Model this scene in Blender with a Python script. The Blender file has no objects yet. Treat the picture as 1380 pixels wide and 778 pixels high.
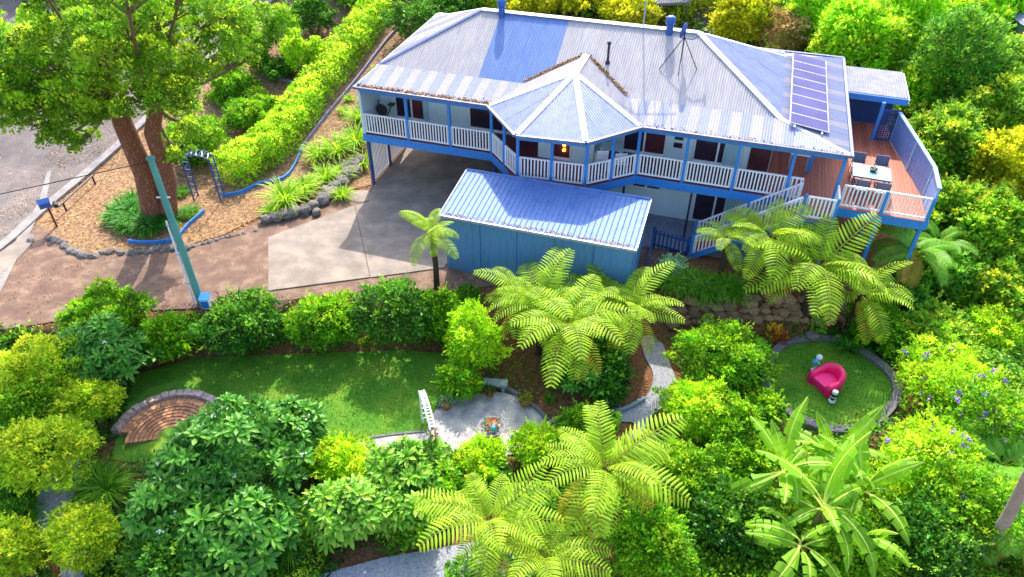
import bpy, bmesh, math, random
import numpy as np
from mathutils import Vector, Matrix
random.seed(7)
R = math.radians
sc = bpy.context.scene
COL = sc.collection
# ------------------------------------------------------------------ camera
TH = R(39.1); FPX = 990.0; CH = 17.6
cam = bpy.data.cameras.new('camera'); camo = bpy.data.objects.new('camera', cam); COL.objects.link(camo)
camo.location = (0, 0, CH); camo.rotation_euler = (R(90) - TH, 0, 0)
cam.sensor_width = 36; cam.lens = FPX / 1380 * 36; cam.clip_start = .1; cam.clip_end = 2000
sc.camera = camo
# ------------------------------------------------------------------ light
SUN_EL, SUN_AZ = R(43), R(4)
w = bpy.data.worlds.new('World'); sc.world = w; w.use_nodes = True
nt = w.node_tree; bg = nt.nodes['Background']
sky = nt.nodes.new('ShaderNodeTexSky'); sky.sky_type = 'NISHITA'; sky.sun_disc = False
sky.sun_elevation = SUN_EL; sky.sun_rotation = SUN_AZ; sky.air_density = 1.0; sky.dust_density = 2.5; sky.ozone_density = .7
nt.links.new(sky.outputs[0], bg.inputs[0]); bg.inputs[1].default_value = .15
sl = bpy.data.lights.new('sun', 'SUN'); sl.energy = 2.3; sl.angle = R(.5); sl.color = (1, .93, .8)
so = bpy.data.objects.new('sun', sl); COL.objects.link(so); so.location = (0, 60, 60)
sd = Vector((-math.sin(SUN_AZ) * math.cos(SUN_EL), -math.cos(SUN_AZ) * math.cos(SUN_EL), -math.sin(SUN_EL)))
so.rotation_euler = sd.to_track_quat('-Z', 'Y').to_euler()
sc.view_settings.view_transform = 'Standard'; sc.view_settings.look = 'None'
sc.view_settings.exposure = 1.75; sc.view_settings.gamma = 1
# ------------------------------------------------------------------ picture point -> place
S_, C_ = math.sin(TH), math.cos(TH)
def P(px, py, z=0.0):
    u = (px - 690) / FPX; v = (389 - py) / FPX
    t = (z - CH) / (-S_ + v * C_)
    return (u * t, (C_ + v * S_) * t)
HA = R(-17.5); HX = (math.cos(HA), math.sin(HA)); HY = (-math.sin(HA), math.cos(HA))
OX, OY = P(480, 117, 4.75)
def H2W(s, d): return (OX + s * HX[0] + d * HY[0], OY + s * HX[1] + d * HY[1])
def W2H(x, y): x -= OX; y -= OY; return (x * HX[0] + y * HX[1], x * HY[0] + y * HY[1])
def interp(xs, ys): return lambda x: np.interp(x, xs, ys)
_t = [P(a, b, 0) for a, b in ((-400, 470), (0, 447), (130, 435), (270, 420), (400, 402), (520, 392), (650, 378), (760, 372), (900, 382), (1000, 402), (1100, 380), (1240, 330), (1500, 290))]
_b = [P(a, b, -1.3) for a, b in ((-400, 520), (0, 500), (180, 492), (270, 485), (400, 478), (600, 474), (670, 510), (800, 480), (905, 452), (1010, 462), (1120, 462), (1240, 440), (1500, 400))]
FT = interp([p[0] for p in _t], [p[1] for p in _t]); FB = interp([p[0] for p in _b], [p[1] for p in _b])
def sm(t): t = np.clip(t, 0, 1); return t * t * (3 - 2 * t)
def hgt(x, y):
    x = np.asarray(x, float); y = np.asarray(y, float)
    yt, yb = FT(x), FB(x)
    h = -1.3 * sm((yt - y) / np.maximum(yt - yb, .5)) - .05 * np.clip(yb - 2.5 - y, 0, 30)
    s = (x - OX) * HX[0] + (y - OY) * HX[1]; d = (x - OX) * HY[0] + (y - OY) * HY[1]
    out = np.maximum(np.maximum(-.5 - s, s - 20.5), np.maximum(-2 - d, d - 9.6))
    rise = .17 * np.clip(y - 30.5, 0, 60) * sm(out / .8)
    return h + rise - .25 * np.clip(s - 18.5, 0, 30) * sm((y - 18) / 4) * sm((30 - y) / 4) * .5
def G(px, py, dz=0.0):
    z = 0.0
    for _ in range(25):
        x, y = P(px, py, z + dz); z = .5 * z + .5 * float(hgt(x, y))
    x, y = P(px, py, z + dz)
    return (x, y, z)
# ------------------------------------------------------------------ helpers
def tag(o, label=None, cat=None, group=None, kind=None):
    if label: o['label'] = label
    if cat: o['category'] = cat
    if group: o['group'] = group
    if kind: o['kind'] = kind
    return o
def lin(h):
    h = h.lstrip('#'); r = []
    for i in (0, 2, 4):
        c = int(h[i:i+2], 16) / 255; r.append(c / 12.92 if c <= .04045 else ((c + .055) / 1.055) ** 2.4)
    return tuple(r)
def empty(name, loc=(0, 0, 0), rz=0, parent=None):
    o = bpy.data.objects.new(name, None); COL.objects.link(o); o.location = loc; o.rotation_euler = (0, 0, rz)
    o.empty_display_size = .2
    if parent: o.parent = parent
    return o
def link(name, me, parent=None, loc=(0, 0, 0), rot=(0, 0, 0), scale=None):
    o = bpy.data.objects.new(name, me); COL.objects.link(o); o.location = loc; o.rotation_euler = rot
    if scale is not None: o.scale = (scale,) * 3 if not hasattr(scale, '__len__') else scale
    if parent: o.parent = parent
    return o
class MB:
    def __init__(s): s.v = []; s.f = []
    def add(s, vs, fs):
        n = len(s.v); s.v += [tuple(p) for p in vs]; s.f += [tuple(i + n for i in f) for f in fs]; return s
    def box(s, a, b):
        x0, y0, z0 = a; x1, y1, z1 = b
        return s.add([(x0,y0,z0),(x1,y0,z0),(x1,y1,z0),(x0,y1,z0),(x0,y0,z1),(x1,y0,z1),(x1,y1,z1),(x0,y1,z1)],
                     [(0,3,2,1),(4,5,6,7),(0,1,5,4),(1,2,6,5),(2,3,7,6),(3,0,4,7)])
    def beam(s, p, q, w, h, up=(0, 0, 1)):
        p = Vector(p); q = Vector(q); d = (q - p).normalized(); up = Vector(up)
        if abs(d.dot(up)) > .98: up = Vector((0, 1, 0))
        a = d.cross(up).normalized() * (w / 2); b = a.cross(d).normalized() * (h / 2)
        return s.add([p-a-b, p+a-b, p+a+b, p-a+b, q-a-b, q+a-b, q+a+b, q-a+b],
                     [(0,1,2,3),(7,6,5,4),(0,4,5,1),(1,5,6,2),(2,6,7,3),(3,7,4,0)])
    def tube(s, pts, rad, n=8, cap=True):
        pts = [Vector(p) for p in pts]
        if not hasattr(rad, '__len__'): rad = [rad] * len(pts)
        vs = []; fs = []; ref = Vector((.3, .8, .2)).normalized()
        for i, p in enumerate(pts):
            d = (pts[min(i+1, len(pts)-1)] - pts[max(i-1, 0)]).normalized()
            a = d.cross(ref)
            if a.length < .1: a = d.cross(Vector((1, 0, 0)))
            a.normalize(); b = d.cross(a)
            for k in range(n):
                t = 2 * math.pi * k / n; vs.append(p + (a * math.cos(t) + b * math.sin(t)) * rad[i])
        for i in range(len(pts) - 1):
            for k in range(n):
                k2 = (k + 1) % n; fs.append((i*n+k, i*n+k2, (i+1)*n+k2, (i+1)*n+k))
        if cap: fs.append(tuple(range(n))[::-1]); fs.append(tuple((len(pts)-1)*n + k for k in range(n)))
        return s.add(vs, fs)
    def lathe(s, prof, n=16, c=(0, 0, 0)):
        vs = []; fs = []
        for r, z in prof:
            for k in range(n):
                t = 2 * math.pi * k / n; vs.append((c[0] + r * math.cos(t), c[1] + r * math.sin(t), c[2] + z))
        for i in range(len(prof) - 1):
            for k in range(n):
                k2 = (k + 1) % n; fs.append((i*n+k, i*n+k2, (i+1)*n+k2, (i+1)*n+k))
        fs.append(tuple(range(n))[::-1]); fs.append(tuple((len(prof)-1)*n + k for k in range(n)))
        return s.add(vs, fs)
    def prism(s, poly, z0, z1):
        n = len(poly)
        a = sum(poly[i][0]*poly[(i+1)%n][1]-poly[(i+1)%n][0]*poly[i][1] for i in range(n))
        if a < 0: poly = poly[::-1]
        return s.add([(x, y, z0) for x, y in poly] + [(x, y, z1) for x, y in poly],
                     [tuple(range(n))[::-1], tuple(range(n, 2*n))] + [(i, (i+1)%n, n+(i+1)%n, n+i) for i in range(n)])
    def blob(s, c, r, seed=0, sub=1, jit=.18, sc_=(1, 1, 1)):
        rg = random.Random(seed); bm = bmesh.new(); bmesh.ops.create_icosphere(bm, subdivisions=sub, radius=1)
        vs = []
        for v in bm.verts:
            k = r * (1 + rg.uniform(-jit, jit)); vs.append((c[0] + v.co.x*k*sc_[0], c[1] + v.co.y*k*sc_[1], c[2] + v.co.z*k*sc_[2]))
        fs = [tuple(v.index for v in f.verts) for f in bm.faces]; bm.free()
        return s.add(vs, fs)
    def mesh(s, name, m, smooth=False):
        me = bpy.data.meshes.new(name); me.from_pydata(s.v, [], s.f)
        if m: me.materials.append(m)
        if smooth: me.polygons.foreach_set('use_smooth', [True] * len(me.polygons))
        me.update(); return me
    def build(s, name, m, parent=None, loc=(0, 0, 0), rot=(0, 0, 0), smooth=False):
        return link(name, s.mesh(name, m, smooth), parent, loc, rot)
# ------------------------------------------------------------------ materials
MATS = {}
def mat(name, c1, c2=None, rough=.7, scale=4, bump=0, bscale=40, metal=0, rnd=0, emit=None, spec=.5, c3=None, detail=6, coord='Object', stretch=None, p1=.35, p2=.65):
    m = bpy.data.materials.new(name); m.use_nodes = True; n = m.node_tree.nodes; l = m.node_tree.links
    b = n['Principled BSDF']; b.inputs['Roughness'].default_value = rough; b.inputs['Metallic'].default_value = metal
    b.inputs['Specular IOR Level'].default_value = spec
    c1 = lin(c1) if isinstance(c1, str) else c1; c2 = c1 if c2 is None else (lin(c2) if isinstance(c2, str) else c2)
    tc = n.new('ShaderNodeTexCoord'); src = tc.outputs[coord] if coord != 'World' else None
    if coord == 'World':
        g = n.new('ShaderNodeNewGeometry'); src = g.outputs['Position']
    if stretch:
        mp = n.new('ShaderNodeMapping'); mp.inputs['Scale'].default_value = stretch; l.new(src, mp.inputs['Vector']); src = mp.outputs[0]
    no = n.new('ShaderNodeTexNoise'); no.inputs['Scale'].default_value = scale; no.inputs['Detail'].default_value = detail; no.inputs['Roughness'].default_value = .62
    l.new(src, no.inputs['Vector'])
    cr = n.new('ShaderNodeValToRGB'); cr.color_ramp.elements[0].color = (*c1, 1); cr.color_ramp.elements[1].color = (*c2, 1)
    cr.color_ramp.elements[0].position = p1; cr.color_ramp.elements[1].position = p2
    if c3 is not None:
        e = cr.color_ramp.elements.new(.5 * (p1 + p2)); e.color = (*(lin(c3) if isinstance(c3, str) else c3), 1)
    l.new(no.outputs['Fac'], cr.inputs[0]); out = cr.outputs[0]
    if rnd:
        oi = n.new('ShaderNodeObjectInfo'); mr = n.new('ShaderNodeMapRange'); mr.inputs[3].default_value = 1 - rnd; mr.inputs[4].default_value = 1 + rnd
        l.new(oi.outputs['Random'], mr.inputs[0]); mx = n.new('ShaderNodeVectorMath'); mx.operation = 'SCALE'
        l.new(out, mx.inputs[0]); l.new(mr.outputs[0], mx.inputs['Scale']); out = mx.outputs[0]
    l.new(out, b.inputs['Base Color'])
    if bump:
        nb = n.new('ShaderNodeTexNoise'); nb.inputs['Scale'].default_value = bscale; nb.inputs['Detail'].default_value = 5; l.new(src, nb.inputs['Vector'])
        bu = n.new('ShaderNodeBump'); bu.inputs['Strength'].default_value = bump; bu.inputs['Distance'].default_value = .05
        l.new(nb.outputs['Fac'], bu.inputs['Height']); l.new(bu.outputs[0], b.inputs['Normal'])
    if emit:
        b.inputs['Emission Color'].default_value = (*lin(emit[0]), 1); b.inputs['Emission Strength'].default_value = emit[1]
    MATS[name] = m; return m
def leafmat(name, rough=.5, trans=.35, spec=.4, gain=1.0):
    m = bpy.data.materials.new(name); m.use_nodes = True; n = m.node_tree.nodes; l = m.node_tree.links
    b = n['Principled BSDF']; b.inputs['Roughness'].default_value = rough; b.inputs['Specular IOR Level'].default_value = spec
    a = n.new('ShaderNodeAttribute'); a.attribute_name = 'Col'; l.new(a.outputs['Color'], b.inputs['Base Color'])
    hs = n.new('ShaderNodeHueSaturation'); hs.inputs['Hue'].default_value = .485; hs.inputs['Value'].default_value = 1.5 * gain; l.new(a.outputs['Color'], hs.inputs['Color'])
    t = n.new('ShaderNodeBsdfTranslucent'); l.new(hs.outputs[0], t.inputs['Color'])
    mx = n.new('ShaderNodeMixShader'); mx.inputs[0].default_value = trans; l.new(b.outputs[0], mx.inputs[1]); l.new(t.outputs[0], mx.inputs[2])
    l.new(mx.outputs[0], n['Material Output'].inputs['Surface']); return m
LEAF = leafmat('leaf', .55, .4, .25); GLOSS = leafmat('glossy_leaf', .4, .3, .3); FERN = leafmat('fern_leaf', .5, .4, .25)
WHITE = mat('white_paint', '#eceaf2', '#dfe0ea', .5, 8)
BLUE = mat('blue_paint', '#3284d4', '#2b76c4', .45, 6)
DBLUE = mat('dark_blue_paint', '#254a86', '#1f3f78', .5, 6)
WALL = mat('pale_wall', '#c9dbe2', '#bfd3dc', .7, 3)
SHEDW = mat('shed_wall', '#4a78a6', '#416e9c', .6, 1.5, stretch=(5, 5, .5), c3='#507eaa')
ROOFA = mat('roof_silver', '#b4aeac', '#a09ca4', .55, 2.2, metal=0, stretch=(3, .5, 1), c3='#aaa4a6')
ROOFB = mat('roof_blue_lilac', '#607ab0', '#6c86b8', .6, 2, spec=.3, stretch=(3, .5, 1))
ROOFC = mat('roof_white_band', '#a29ea8', '#9694a2', .65, 4, spec=.25)
ROOFD = mat('roof_dull_band', '#8a8fa8', '#7e86a4', .65, 5, spec=.25)
ROOFG = mat('roof_gazebo', '#9ca2c0', '#8c94b8', .6, 3, spec=.3)
SHEDR = mat('shed_roof', '#5c7cb8', '#5274b2', .58, 2, c3='#6684bc', spec=.3)
ROOFN = mat('roof_annex', '#8c8c98', '#767a8c', .75, 2, spec=.2)
CAPW = mat('cap_white', '#f0edf4', '#dcd9e6', .4, 6)
CAPD = mat('cap_blue', '#53619a', '#6a76a8', .45, 6)
GUTTER = mat('gutter', '#4d5a8a', '#6a7398', .5, 6)
GLASS = mat('dark_glass', '#2a2436', '#3a2c38', .08, 1.2, spec=.8)
BROWN = mat('brown_interior', '#5c3034', '#48282e', .2, 2, spec=.6)
REDDECK = mat('deck_board', '#b05840', '#904434', .6, 5, rnd=.18, stretch=(8, .8, 1), c3='#b86850')
REDFLOOR = mat('verandah_floor', '#7d3540', '#6b2e3c', .6, 5)
CONC = mat('concrete', '#9c8c7e', '#786c62', .85, 1.1, bump=.25, coord='World', c3='#867a72')
CONCD = mat('concrete_edge', '#77737a', '#615c60', .9, 6, bump=.3)
KERB = mat('kerb_concrete', '#7d7878', '#98908c', .9, 3, bump=.3)
ASPH = mat('asphalt', '#7c706c', '#5e5656', .9, .8, bump=.4, bscale=60, coord='World', c3='#6e6462')
MULCH = mat('mulch', '#5c3a26', '#8f6244', .95, 9, bump=.9, bscale=30, coord='World', c3='#75502f', detail=10)
DRIVE = mat('drive_gravel', '#6a5248', '#927866', .95, 1.6, bump=.6, bscale=50, coord='World', c3='#785e50', detail=12)  # gravel browns darkened to carry the big tree's shade in the colour
PATHG = mat('grey_gravel', '#82869a', '#b4b2b8', .95, 14, bump=.7, bscale=60, coord='World', detail=9)
PATIOG = mat('patio_gravel', '#908e98', '#d0c8c0', .95, 2.2, bump=.6, bscale=70, coord='World', detail=12)
LAWN = mat('lawn_grass', '#4a8418', '#7c9c28', .9, .9, bump=.8, bscale=60, coord='World', c3='#5e9620', detail=10)
STONE = mat('rock', '#5c5658', '#8a8078', .9, 5, bump=.5, bscale=20, rnd=.25)
RSTONE = mat('wall_stone', '#7c5640', '#a8846a', .9, 5, bump=.5, bscale=20, rnd=.3)
PAVE = mat('paving_stone', '#6d7690', '#8b90a2', .85, 8, bump=.3, rnd=.15)
BRICK = mat('seat_brick', '#c4906c', '#a87458', .85, 8, bump=.3, rnd=.2)
BLOCK = mat('seat_block', '#c0a498', '#a4949a', .85, 8, bump=.3, rnd=.18)
BARK = mat('bark', '#82503a', '#a07058', .9, 3, bump=.6, bscale=10, stretch=(5, 5, .35), c3='#684030')
GBARK = mat('grey_bark', '#6a5848', '#84705c', .9, 6, bump=.6, stretch=(3, 3, .6))
FTRUNK = mat('fern_trunk', '#33261c', '#4c3828', .95, 20, bump=1, bscale=40)
POLE = mat('pole_green', '#5c9a92', '#4c8a84', .6, 4, stretch=(1, 1, .3))
STEEL = mat('blue_steel', '#3a66b0', '#2f569c', .4, 4, metal=.3)
DARK = mat('dark_metal', '#2c3346', '#222838', .5, 6, metal=.4)
LMET = mat('light_metal', '#a4a8bc', '#9094ac', .5, 6, metal=.4)
SOLAR = mat('solar_cell', '#3a3c70', '#4c4a84', .6, .8, spec=.12)
TERRA = mat('terracotta', '#b0653c', '#93502e', .8, 8)
PINK = mat('pink_vinyl', '#ff1070', '#f80c64', .4, 2, spec=.6)
GSTONE = mat('seat_stone', '#6e7f80', '#889496', .85, 8, bump=.3)
TEAL = mat('teal_glaze', '#2c86a0', '#58b8c8', .3, 8)
BLACKP = mat('black_paint', '#18181e', '#22222a', .4)
TGLASS = mat('table_glass', '#7cb0b0', '#8cbcb8', .25, 2, spec=.5)
SEATG = mat('chair_fabric', '#5d6a80', '#4c5870', .7, 10)
WIRE = mat('cable', '#2a2a30', '#2a2a30', .6)
LAMP = mat('lamp_glow', '#ffc040', '#ffc040', .4, emit=('#ffb030', 3.0))
CURT = mat('curtain', '#a9c8d0', '#88aec0', .8, 4, stretch=(8, 8, .3))
PURP = mat('purple_petal', '#8c60d0', '#b07ce0', .6)
WFLW = mat('white_petal', '#f4f0e0', '#f0e8c8', .6)
OFLW = mat('orange_petal', '#e08020', '#e8b030', .6)
DLEAF = mat('dry_leaf', '#b08850', '#8c6238', .8)

# ------------------------------------------------------------------ ground
def axis(a, b, st, far): return np.concatenate([[-far, -far * .5, -far * .25], np.arange(a, b, st), [far * .25, far * .5, far]])
gx = np.concatenate([[-400, -200, -100, -60, -40], np.arange(-30, 30.01, .3), [40, 60, 100, 200, 400]])
gy = np.concatenate([[-60, -20, 0, 6], np.arange(8.5, 56, .3), [60, 80, 120, 200, 400]])
X, Y = np.meshgrid(gx, gy); Z = hgt(X, Y)
def gridmesh(name, X, Y, Z, m):
    ny, nx = X.shape; V = np.stack([X, Y, Z], -1).reshape(-1, 3)
    i = np.arange(ny - 1)[:, None] * nx + np.arange(nx - 1)[None]; F = np.stack([i, i+1, i+nx+1, i+nx], -1).reshape(-1, 4)
    me = bpy.data.meshes.new(name); rawmesh(me, V, F); me.materials.append(m); return me
def rawmesh(me, V, F, smooth=True):
    nf, k = F.shape
    me.vertices.add(len(V)); me.vertices.foreach_set('co', V.astype(np.float32).ravel())
    me.loops.add(nf * k); me.loops.foreach_set('vertex_index', F.astype(np.int32).ravel())
    me.polygons.add(nf); me.polygons.foreach_set('loop_start', (np.arange(nf) * k).astype(np.int32)); me.polygons.foreach_set('loop_total', np.full(nf, k, np.int32))
    if smooth: me.polygons.foreach_set('use_smooth', np.ones(nf, bool))
    me.update(calc_edges=True)
tag(link('ground', gridmesh('ground', X, Y, Z, MULCH)), 'brown bark mulch ground under the garden beds and house', 'ground', kind='structure')
def smooth_poly(pts, n=5, closed=True):
    out = []; N = len(pts)
    rng_ = range(N) if closed else range(N - 1)
    for i in rng_:
        g = (lambda k: pts[k % N]) if closed else (lambda k: pts[max(0, min(N-1, k))])
        p0, p1, p2, p3 = g(i-1), g(i), g(i+1), g(i+2)
        for j in range(n):
            t = j / n
            out.append(tuple(.5 * (2*p1[a] + (p2[a]-p0[a])*t + (2*p0[a]-5*p1[a]+4*p2[a]-p3[a])*t*t + (3*p1[a]-p0[a]-3*p2[a]+p3[a])*t**3) for a in range(2)))
    if not closed: out.append(tuple(pts[-1]))
    return out
def sheet(name, pts, m, off, label=None, cat=None, smooth=False, world=False, step=.6, skirt=0, flat=None):
    if not world: pts = [G(*p)[:2] for p in pts]
    if smooth: pts = smooth_poly(pts)
    bm = bmesh.new(); vs = [bm.verts.new((x, y, 0)) for x, y in pts]
    es = [bm.edges.new((vs[i], vs[(i+1) % len(vs)])) for i in range(len(vs))]
    bmesh.ops.triangle_fill(bm, edges=es, use_beauty=True, use_dissolve=False)
    for _ in range(6):
        le = [e for e in bm.edges if e.calc_length() > step * 1.5]
        if not le: break
        bmesh.ops.subdivide_edges(bm, edges=le, cuts=1); bmesh.ops.triangulate(bm, faces=[f for f in bm.faces if len(f.verts) > 3])
    for v in bm.verts: v.co.z = (float(hgt(v.co.x, v.co.y)) if flat is None else flat) + off
    bmesh.ops.recalc_face_normals(bm, faces=bm.faces)
    if sum(f.normal.z for f in bm.faces) < 0: bmesh.ops.reverse_faces(bm, faces=bm.faces)
    if skirt:
        be = [e for e in bm.edges if e.is_boundary]
        r = bmesh.ops.extrude_edge_only(bm, edges=be)
        for v in [g for g in r['geom'] if isinstance(g, bmesh.types.BMVert)]: v.co.z -= skirt
        bmesh.ops.recalc_face_normals(bm, faces=bm.faces)
    me = bpy.data.meshes.new(name); bm.to_mesh(me); bm.free(); me.materials.append(m)
    o = link(name, me); tag(o, label, cat, kind='structure'); return o
road = [(-260, 470), (-30, 352), (0, 335), (62, 280), (110, 240), (160, 196), (230, 130), (300, 62), (372, -6), (390, -24), (300, -24), (150, -24), (-400, -24), (-500, 200)]
sheet('road', road, ASPH, .05, 'grey leaf strewn asphalt road at the upper left', 'road', step=1.2)
sheet('gutter_strip', [(-60, 470), (0, 398), (40, 318), (64, 268), (70, 230), (64, 232), (54, 272), (24, 322), (-8, 388), (-90, 460)], KERB, .062, 'pale concrete strip running along the road', 'gutter')
drv = [(-120, 380), (-30, 362), (0, 345), (30, 318), (52, 304), (90, 335), (150, 345), (240, 335), (310, 318), (365, 290), (420, 272), (497, 255), (520, 240), (700, 250), (900, 330), (905, 345), (880, 372), (790, 372), (690, 384), (600, 394), (520, 392), (400, 404), (360, 430), (280, 416), (200, 420), (120, 425), (60, 437), (0, 446), (-120, 455)]
sheet('driveway', drv, DRIVE, .045, 'pinkish brown gravel driveway with leaf litter', 'driveway', step=.8)
sheet('crossover', [(-40, 372), (0, 342), (38, 316), (47, 318), (44, 330), (10, 366), (-40, 392)], CONC, .065, 'pale concrete crossover at the road edge', 'driveway apron')
# concrete slab in two pours with an open joint, thick at the front edge
a = W2H(*P(362, 394)); b = W2H(*P(362, 322)); c = W2H(*P(497, 275)); e = W2H(*P(590, 364))
j1 = W2H(*P(478, 279)); j2 = W2H(*P(499, 376))
def hp(pts): return [H2W(*p) for p in pts]
sheet('concrete_slab', hp([a, b, (j1[0] - .01, j1[1]), (j2[0] - .01, j2[1])]), CONC, .09, 'sunlit outer half of the concrete parking slab', 'concrete slab', world=True, skirt=.35)
sheet('concrete_slab', hp([(j1[0] + .02, j1[1]), c, (.25, 0), (.25, 7.4), (9.9, 7.4), (9.9, -1.2), (5.6, -1.2), (5.6, -4.9), e, (j2[0] + .02, j2[1])]), CONC, .085, 'inner concrete slab running under the house', 'concrete slab', world=True, skirt=.35)
lawn = [(176, 520), (186, 505), (260, 484), (400, 478), (540, 473), (610, 478), (640, 520), (662, 545), (585, 556), (576, 584), (486, 594), (430, 640), (300, 640), (150, 620)]
sheet('lawn', lawn, LAWN, .04, 'mown green lawn behind the hedge shrubs', 'lawn', step=.5)
circ = [(1037, 522), (1040, 492), (1058, 470), (1090, 462), (1125, 464), (1160, 480), (1190, 502), (1203, 530), (1185, 560), (1150, 577), (1105, 574), (1060, 552)]
icirc = [(1046, 522), (1050, 496), (1068, 480), (1096, 472), (1122, 474), (1152, 488), (1180, 508), (1192, 530), (1176, 553), (1146, 568), (1108, 566), (1066, 546)]
sheet('round_lawn', circ, LAWN, .04, 'small round lawn ringed by a concrete edge', 'lawn', smooth=True, step=.5)
sheet('garden_path', [(866, 455), (890, 462), (902, 490), (912, 520), (900, 545), (880, 560), (862, 590), (845, 592), (850, 570), (740, 578), (722, 590), (735, 568), (800, 560), (848, 552), (874, 530), (880, 505), (868, 480)], PATHG, .05, 'grey gravel path winding down between the shrubs', 'path', smooth=True)
sheet('patio', [(578, 575), (590, 552), (625, 536), (670, 530), (705, 540), (733, 560), (742, 584), (700, 612), (620, 616), (578, 608)], PATIOG, .055, 'round gravel patio with a planted urn in its middle', 'patio', smooth=True)
sheet('garden_path', [(486, 592), (574, 583), (578, 614), (560, 640), (480, 640), (470, 605)], PATIOG, .05, 'pale gravel path along the lawn edge', 'path')
sheet('garden_path', [(430, 776), (520, 752), (600, 738), (680, 726), (700, 770), (650, 800), (400, 800)], PATHG, .05, 'grey gravel path at the bottom of the garden', 'path')
sheet('garden_path', [(70, 480), (98, 540), (108, 600), (104, 660), (88, 700), (112, 770), (118, 800), (84, 800), (80, 760), (50, 715), (52, 660), (64, 600), (58, 540), (50, 490)], PATHG, .05, 'grey gravel path under the golden leaved shrubs', 'path', smooth=True)
sheet('paved_area', hp([(10.1, -1.4), (14.3, -1.0), (17.8, -1.0), (17.8, 1.35), (10.1, 1.35)]), PAVE, .07, 'blue grey paved strip below the verandah', 'paving', world=True)
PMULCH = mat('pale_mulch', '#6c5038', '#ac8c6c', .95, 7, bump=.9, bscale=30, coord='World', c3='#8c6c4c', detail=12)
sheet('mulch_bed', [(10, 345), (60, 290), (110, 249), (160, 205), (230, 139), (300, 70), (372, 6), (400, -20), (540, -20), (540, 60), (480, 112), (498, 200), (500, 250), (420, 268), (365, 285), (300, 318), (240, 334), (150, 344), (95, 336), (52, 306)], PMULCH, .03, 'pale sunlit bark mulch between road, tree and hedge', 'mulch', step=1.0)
# kerb
def strip(name, pts, w_, h_, m, off=0.0, world=False, parent=None, seg=None, jit=0):
    """a low upright strip following points on the ground"""
    if not world: pts = [G(*p)[:2] for p in pts]
    mb = MB(); n = len(pts); L = []; 
    for i in range(n):
        a = Vector(pts[max(i-1, 0)]); b = Vector(pts[min(i+1, n-1)]); d = (b - a).normalized(); nn = Vector((-d.y, d.x)) * w_ / 2
        p = Vector(pts[i]); z = float(hgt(p.x, p.y))
        L.append([(p.x-nn.x, p.y-nn.y, z-.15), (p.x+nn.x, p.y+nn.y, z-.15), (p.x+nn.x, p.y+nn.y, z+h_), (p.x-nn.x, p.y-nn.y, z+h_)])
    vs = [v for q in L for v in q]; fs = []
    for i in range(n - 1):
        for k in range(4): fs.append((i*4+k, i*4+(k+1) % 4, (i+1)*4+(k+1) % 4, (i+1)*4+k))
    fs += [(0, 1, 2, 3), ((n-1)*4+3, (n-1)*4+2, (n-1)*4+1, (n-1)*4)]
    return mb.add(vs, fs).build(name, m, parent)
k = strip('kerb', smooth_poly([(-60, 372), (0, 336), (62, 281), (110, 241), (160, 197), (230, 131), (300, 63), (372, -5)], 4, False), .42, .13, KERB)
tag(k, 'concrete kerb along the near edge of the road', 'kerb', kind='structure')
for pts, lb in (([(300, 266), (325, 262), (350, 250), (382, 243), (398, 225), (408, 200)], 'blue timber edging along the foot of the long clipped hedge'),
                ([(408, 200), (440, 158), (480, 110), (520, 58), (548, 28)], 'grey lilac timber edging along the upper part of the clipped hedge'),
                ([(174, 328), (200, 330), (236, 325), (254, 306), (276, 287)], 'blue timber edging round the bed under the big tree'),
                ([(352, 103), (376, 108), (402, 116)], 'grey timber edging below the upright small conifers')):
    e_ = strip('garden_edging', smooth_poly(pts, 3, False), .06, .19, BLUE if 'blue' in lb else mat('lilac_timber' + str(len(lb)), '#7c7c9c', '#8c88a4', .8)); tag(e_, lb, 'garden edging')
# ------------------------------------------------------------------ house
house = empty('house', (OX, OY, 0), HA); tag(house, 'two storey pale house with blue and white verandah and long corrugated roof', 'house')
Z0 = 2.6; WD = 1.8
def corr(poly, matf, parent, sw=.76, pitch=.1, amp=.012, off=.02, name='roof_sheet', per=4, ztrap=False):
    P3 = [Vector(p) for p in poly]; n = Vector((0, 0, 0))
    for i in range(len(P3)): n += P3[i].cross(P3[(i+1) % len(P3)])
    n.normalize()
    if n.z < 0: n = -n
    e1 = Vector((0, 0, 1)).cross(n).normalized(); e2 = n.cross(e1)
    o = P3[0]; q = [((p-o).dot(e1), (p-o).dot(e2)) for p in P3]
    umin = min(a for a, _ in q); umax = max(a for a, _ in q)
    def rng(u):
        vs = []
        for i in range(len(q)):
            (a, b), (c, d) = q[i], q[(i+1) % len(q)]
            if abs(a-c) < 1e-9: 
                if abs(u-a) < 1e-6: vs += [b, d]
            elif min(a, c) - 1e-6 <= u <= max(a, c) + 1e-6: vs.append(b + (d-b) * (u-a) / (c-a))
        return (min(vs), max(vs)) if vs else None
    u = umin; k = 0; outs = []
    while u < umax - 1e-3:
        ue = min(u + sw, umax); st = pitch / per; us = list(np.arange(u, ue - 1e-4, st)) + [ue]
        mb = MB(); V = []
        for uu in us:
            r = rng(min(max(uu, umin + 1e-4), umax - 1e-4))
            if r is None: continue
            ph = uu / pitch
            a = amp * math.cos(2 * math.pi * ph) if not ztrap else amp * (1 if (ph % 1) < .18 else -1)
            for vv in r: V.append(o + e1 * uu + e2 * vv + n * (off + a + (.003 if k % 2 else 0)))
        F = [(2*i, 2*i+2, 2*i+3, 2*i+1) for i in range(len(V)//2 - 1)]
        if F:
            mb.add(V, F); outs.append(mb.build(name, matf(k, u - umin, umax - umin), parent))
        u = ue; k += 1
    return outs
zr, zb, ze = 6.85, 5.1, 4.75; DB = 9.4
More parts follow.
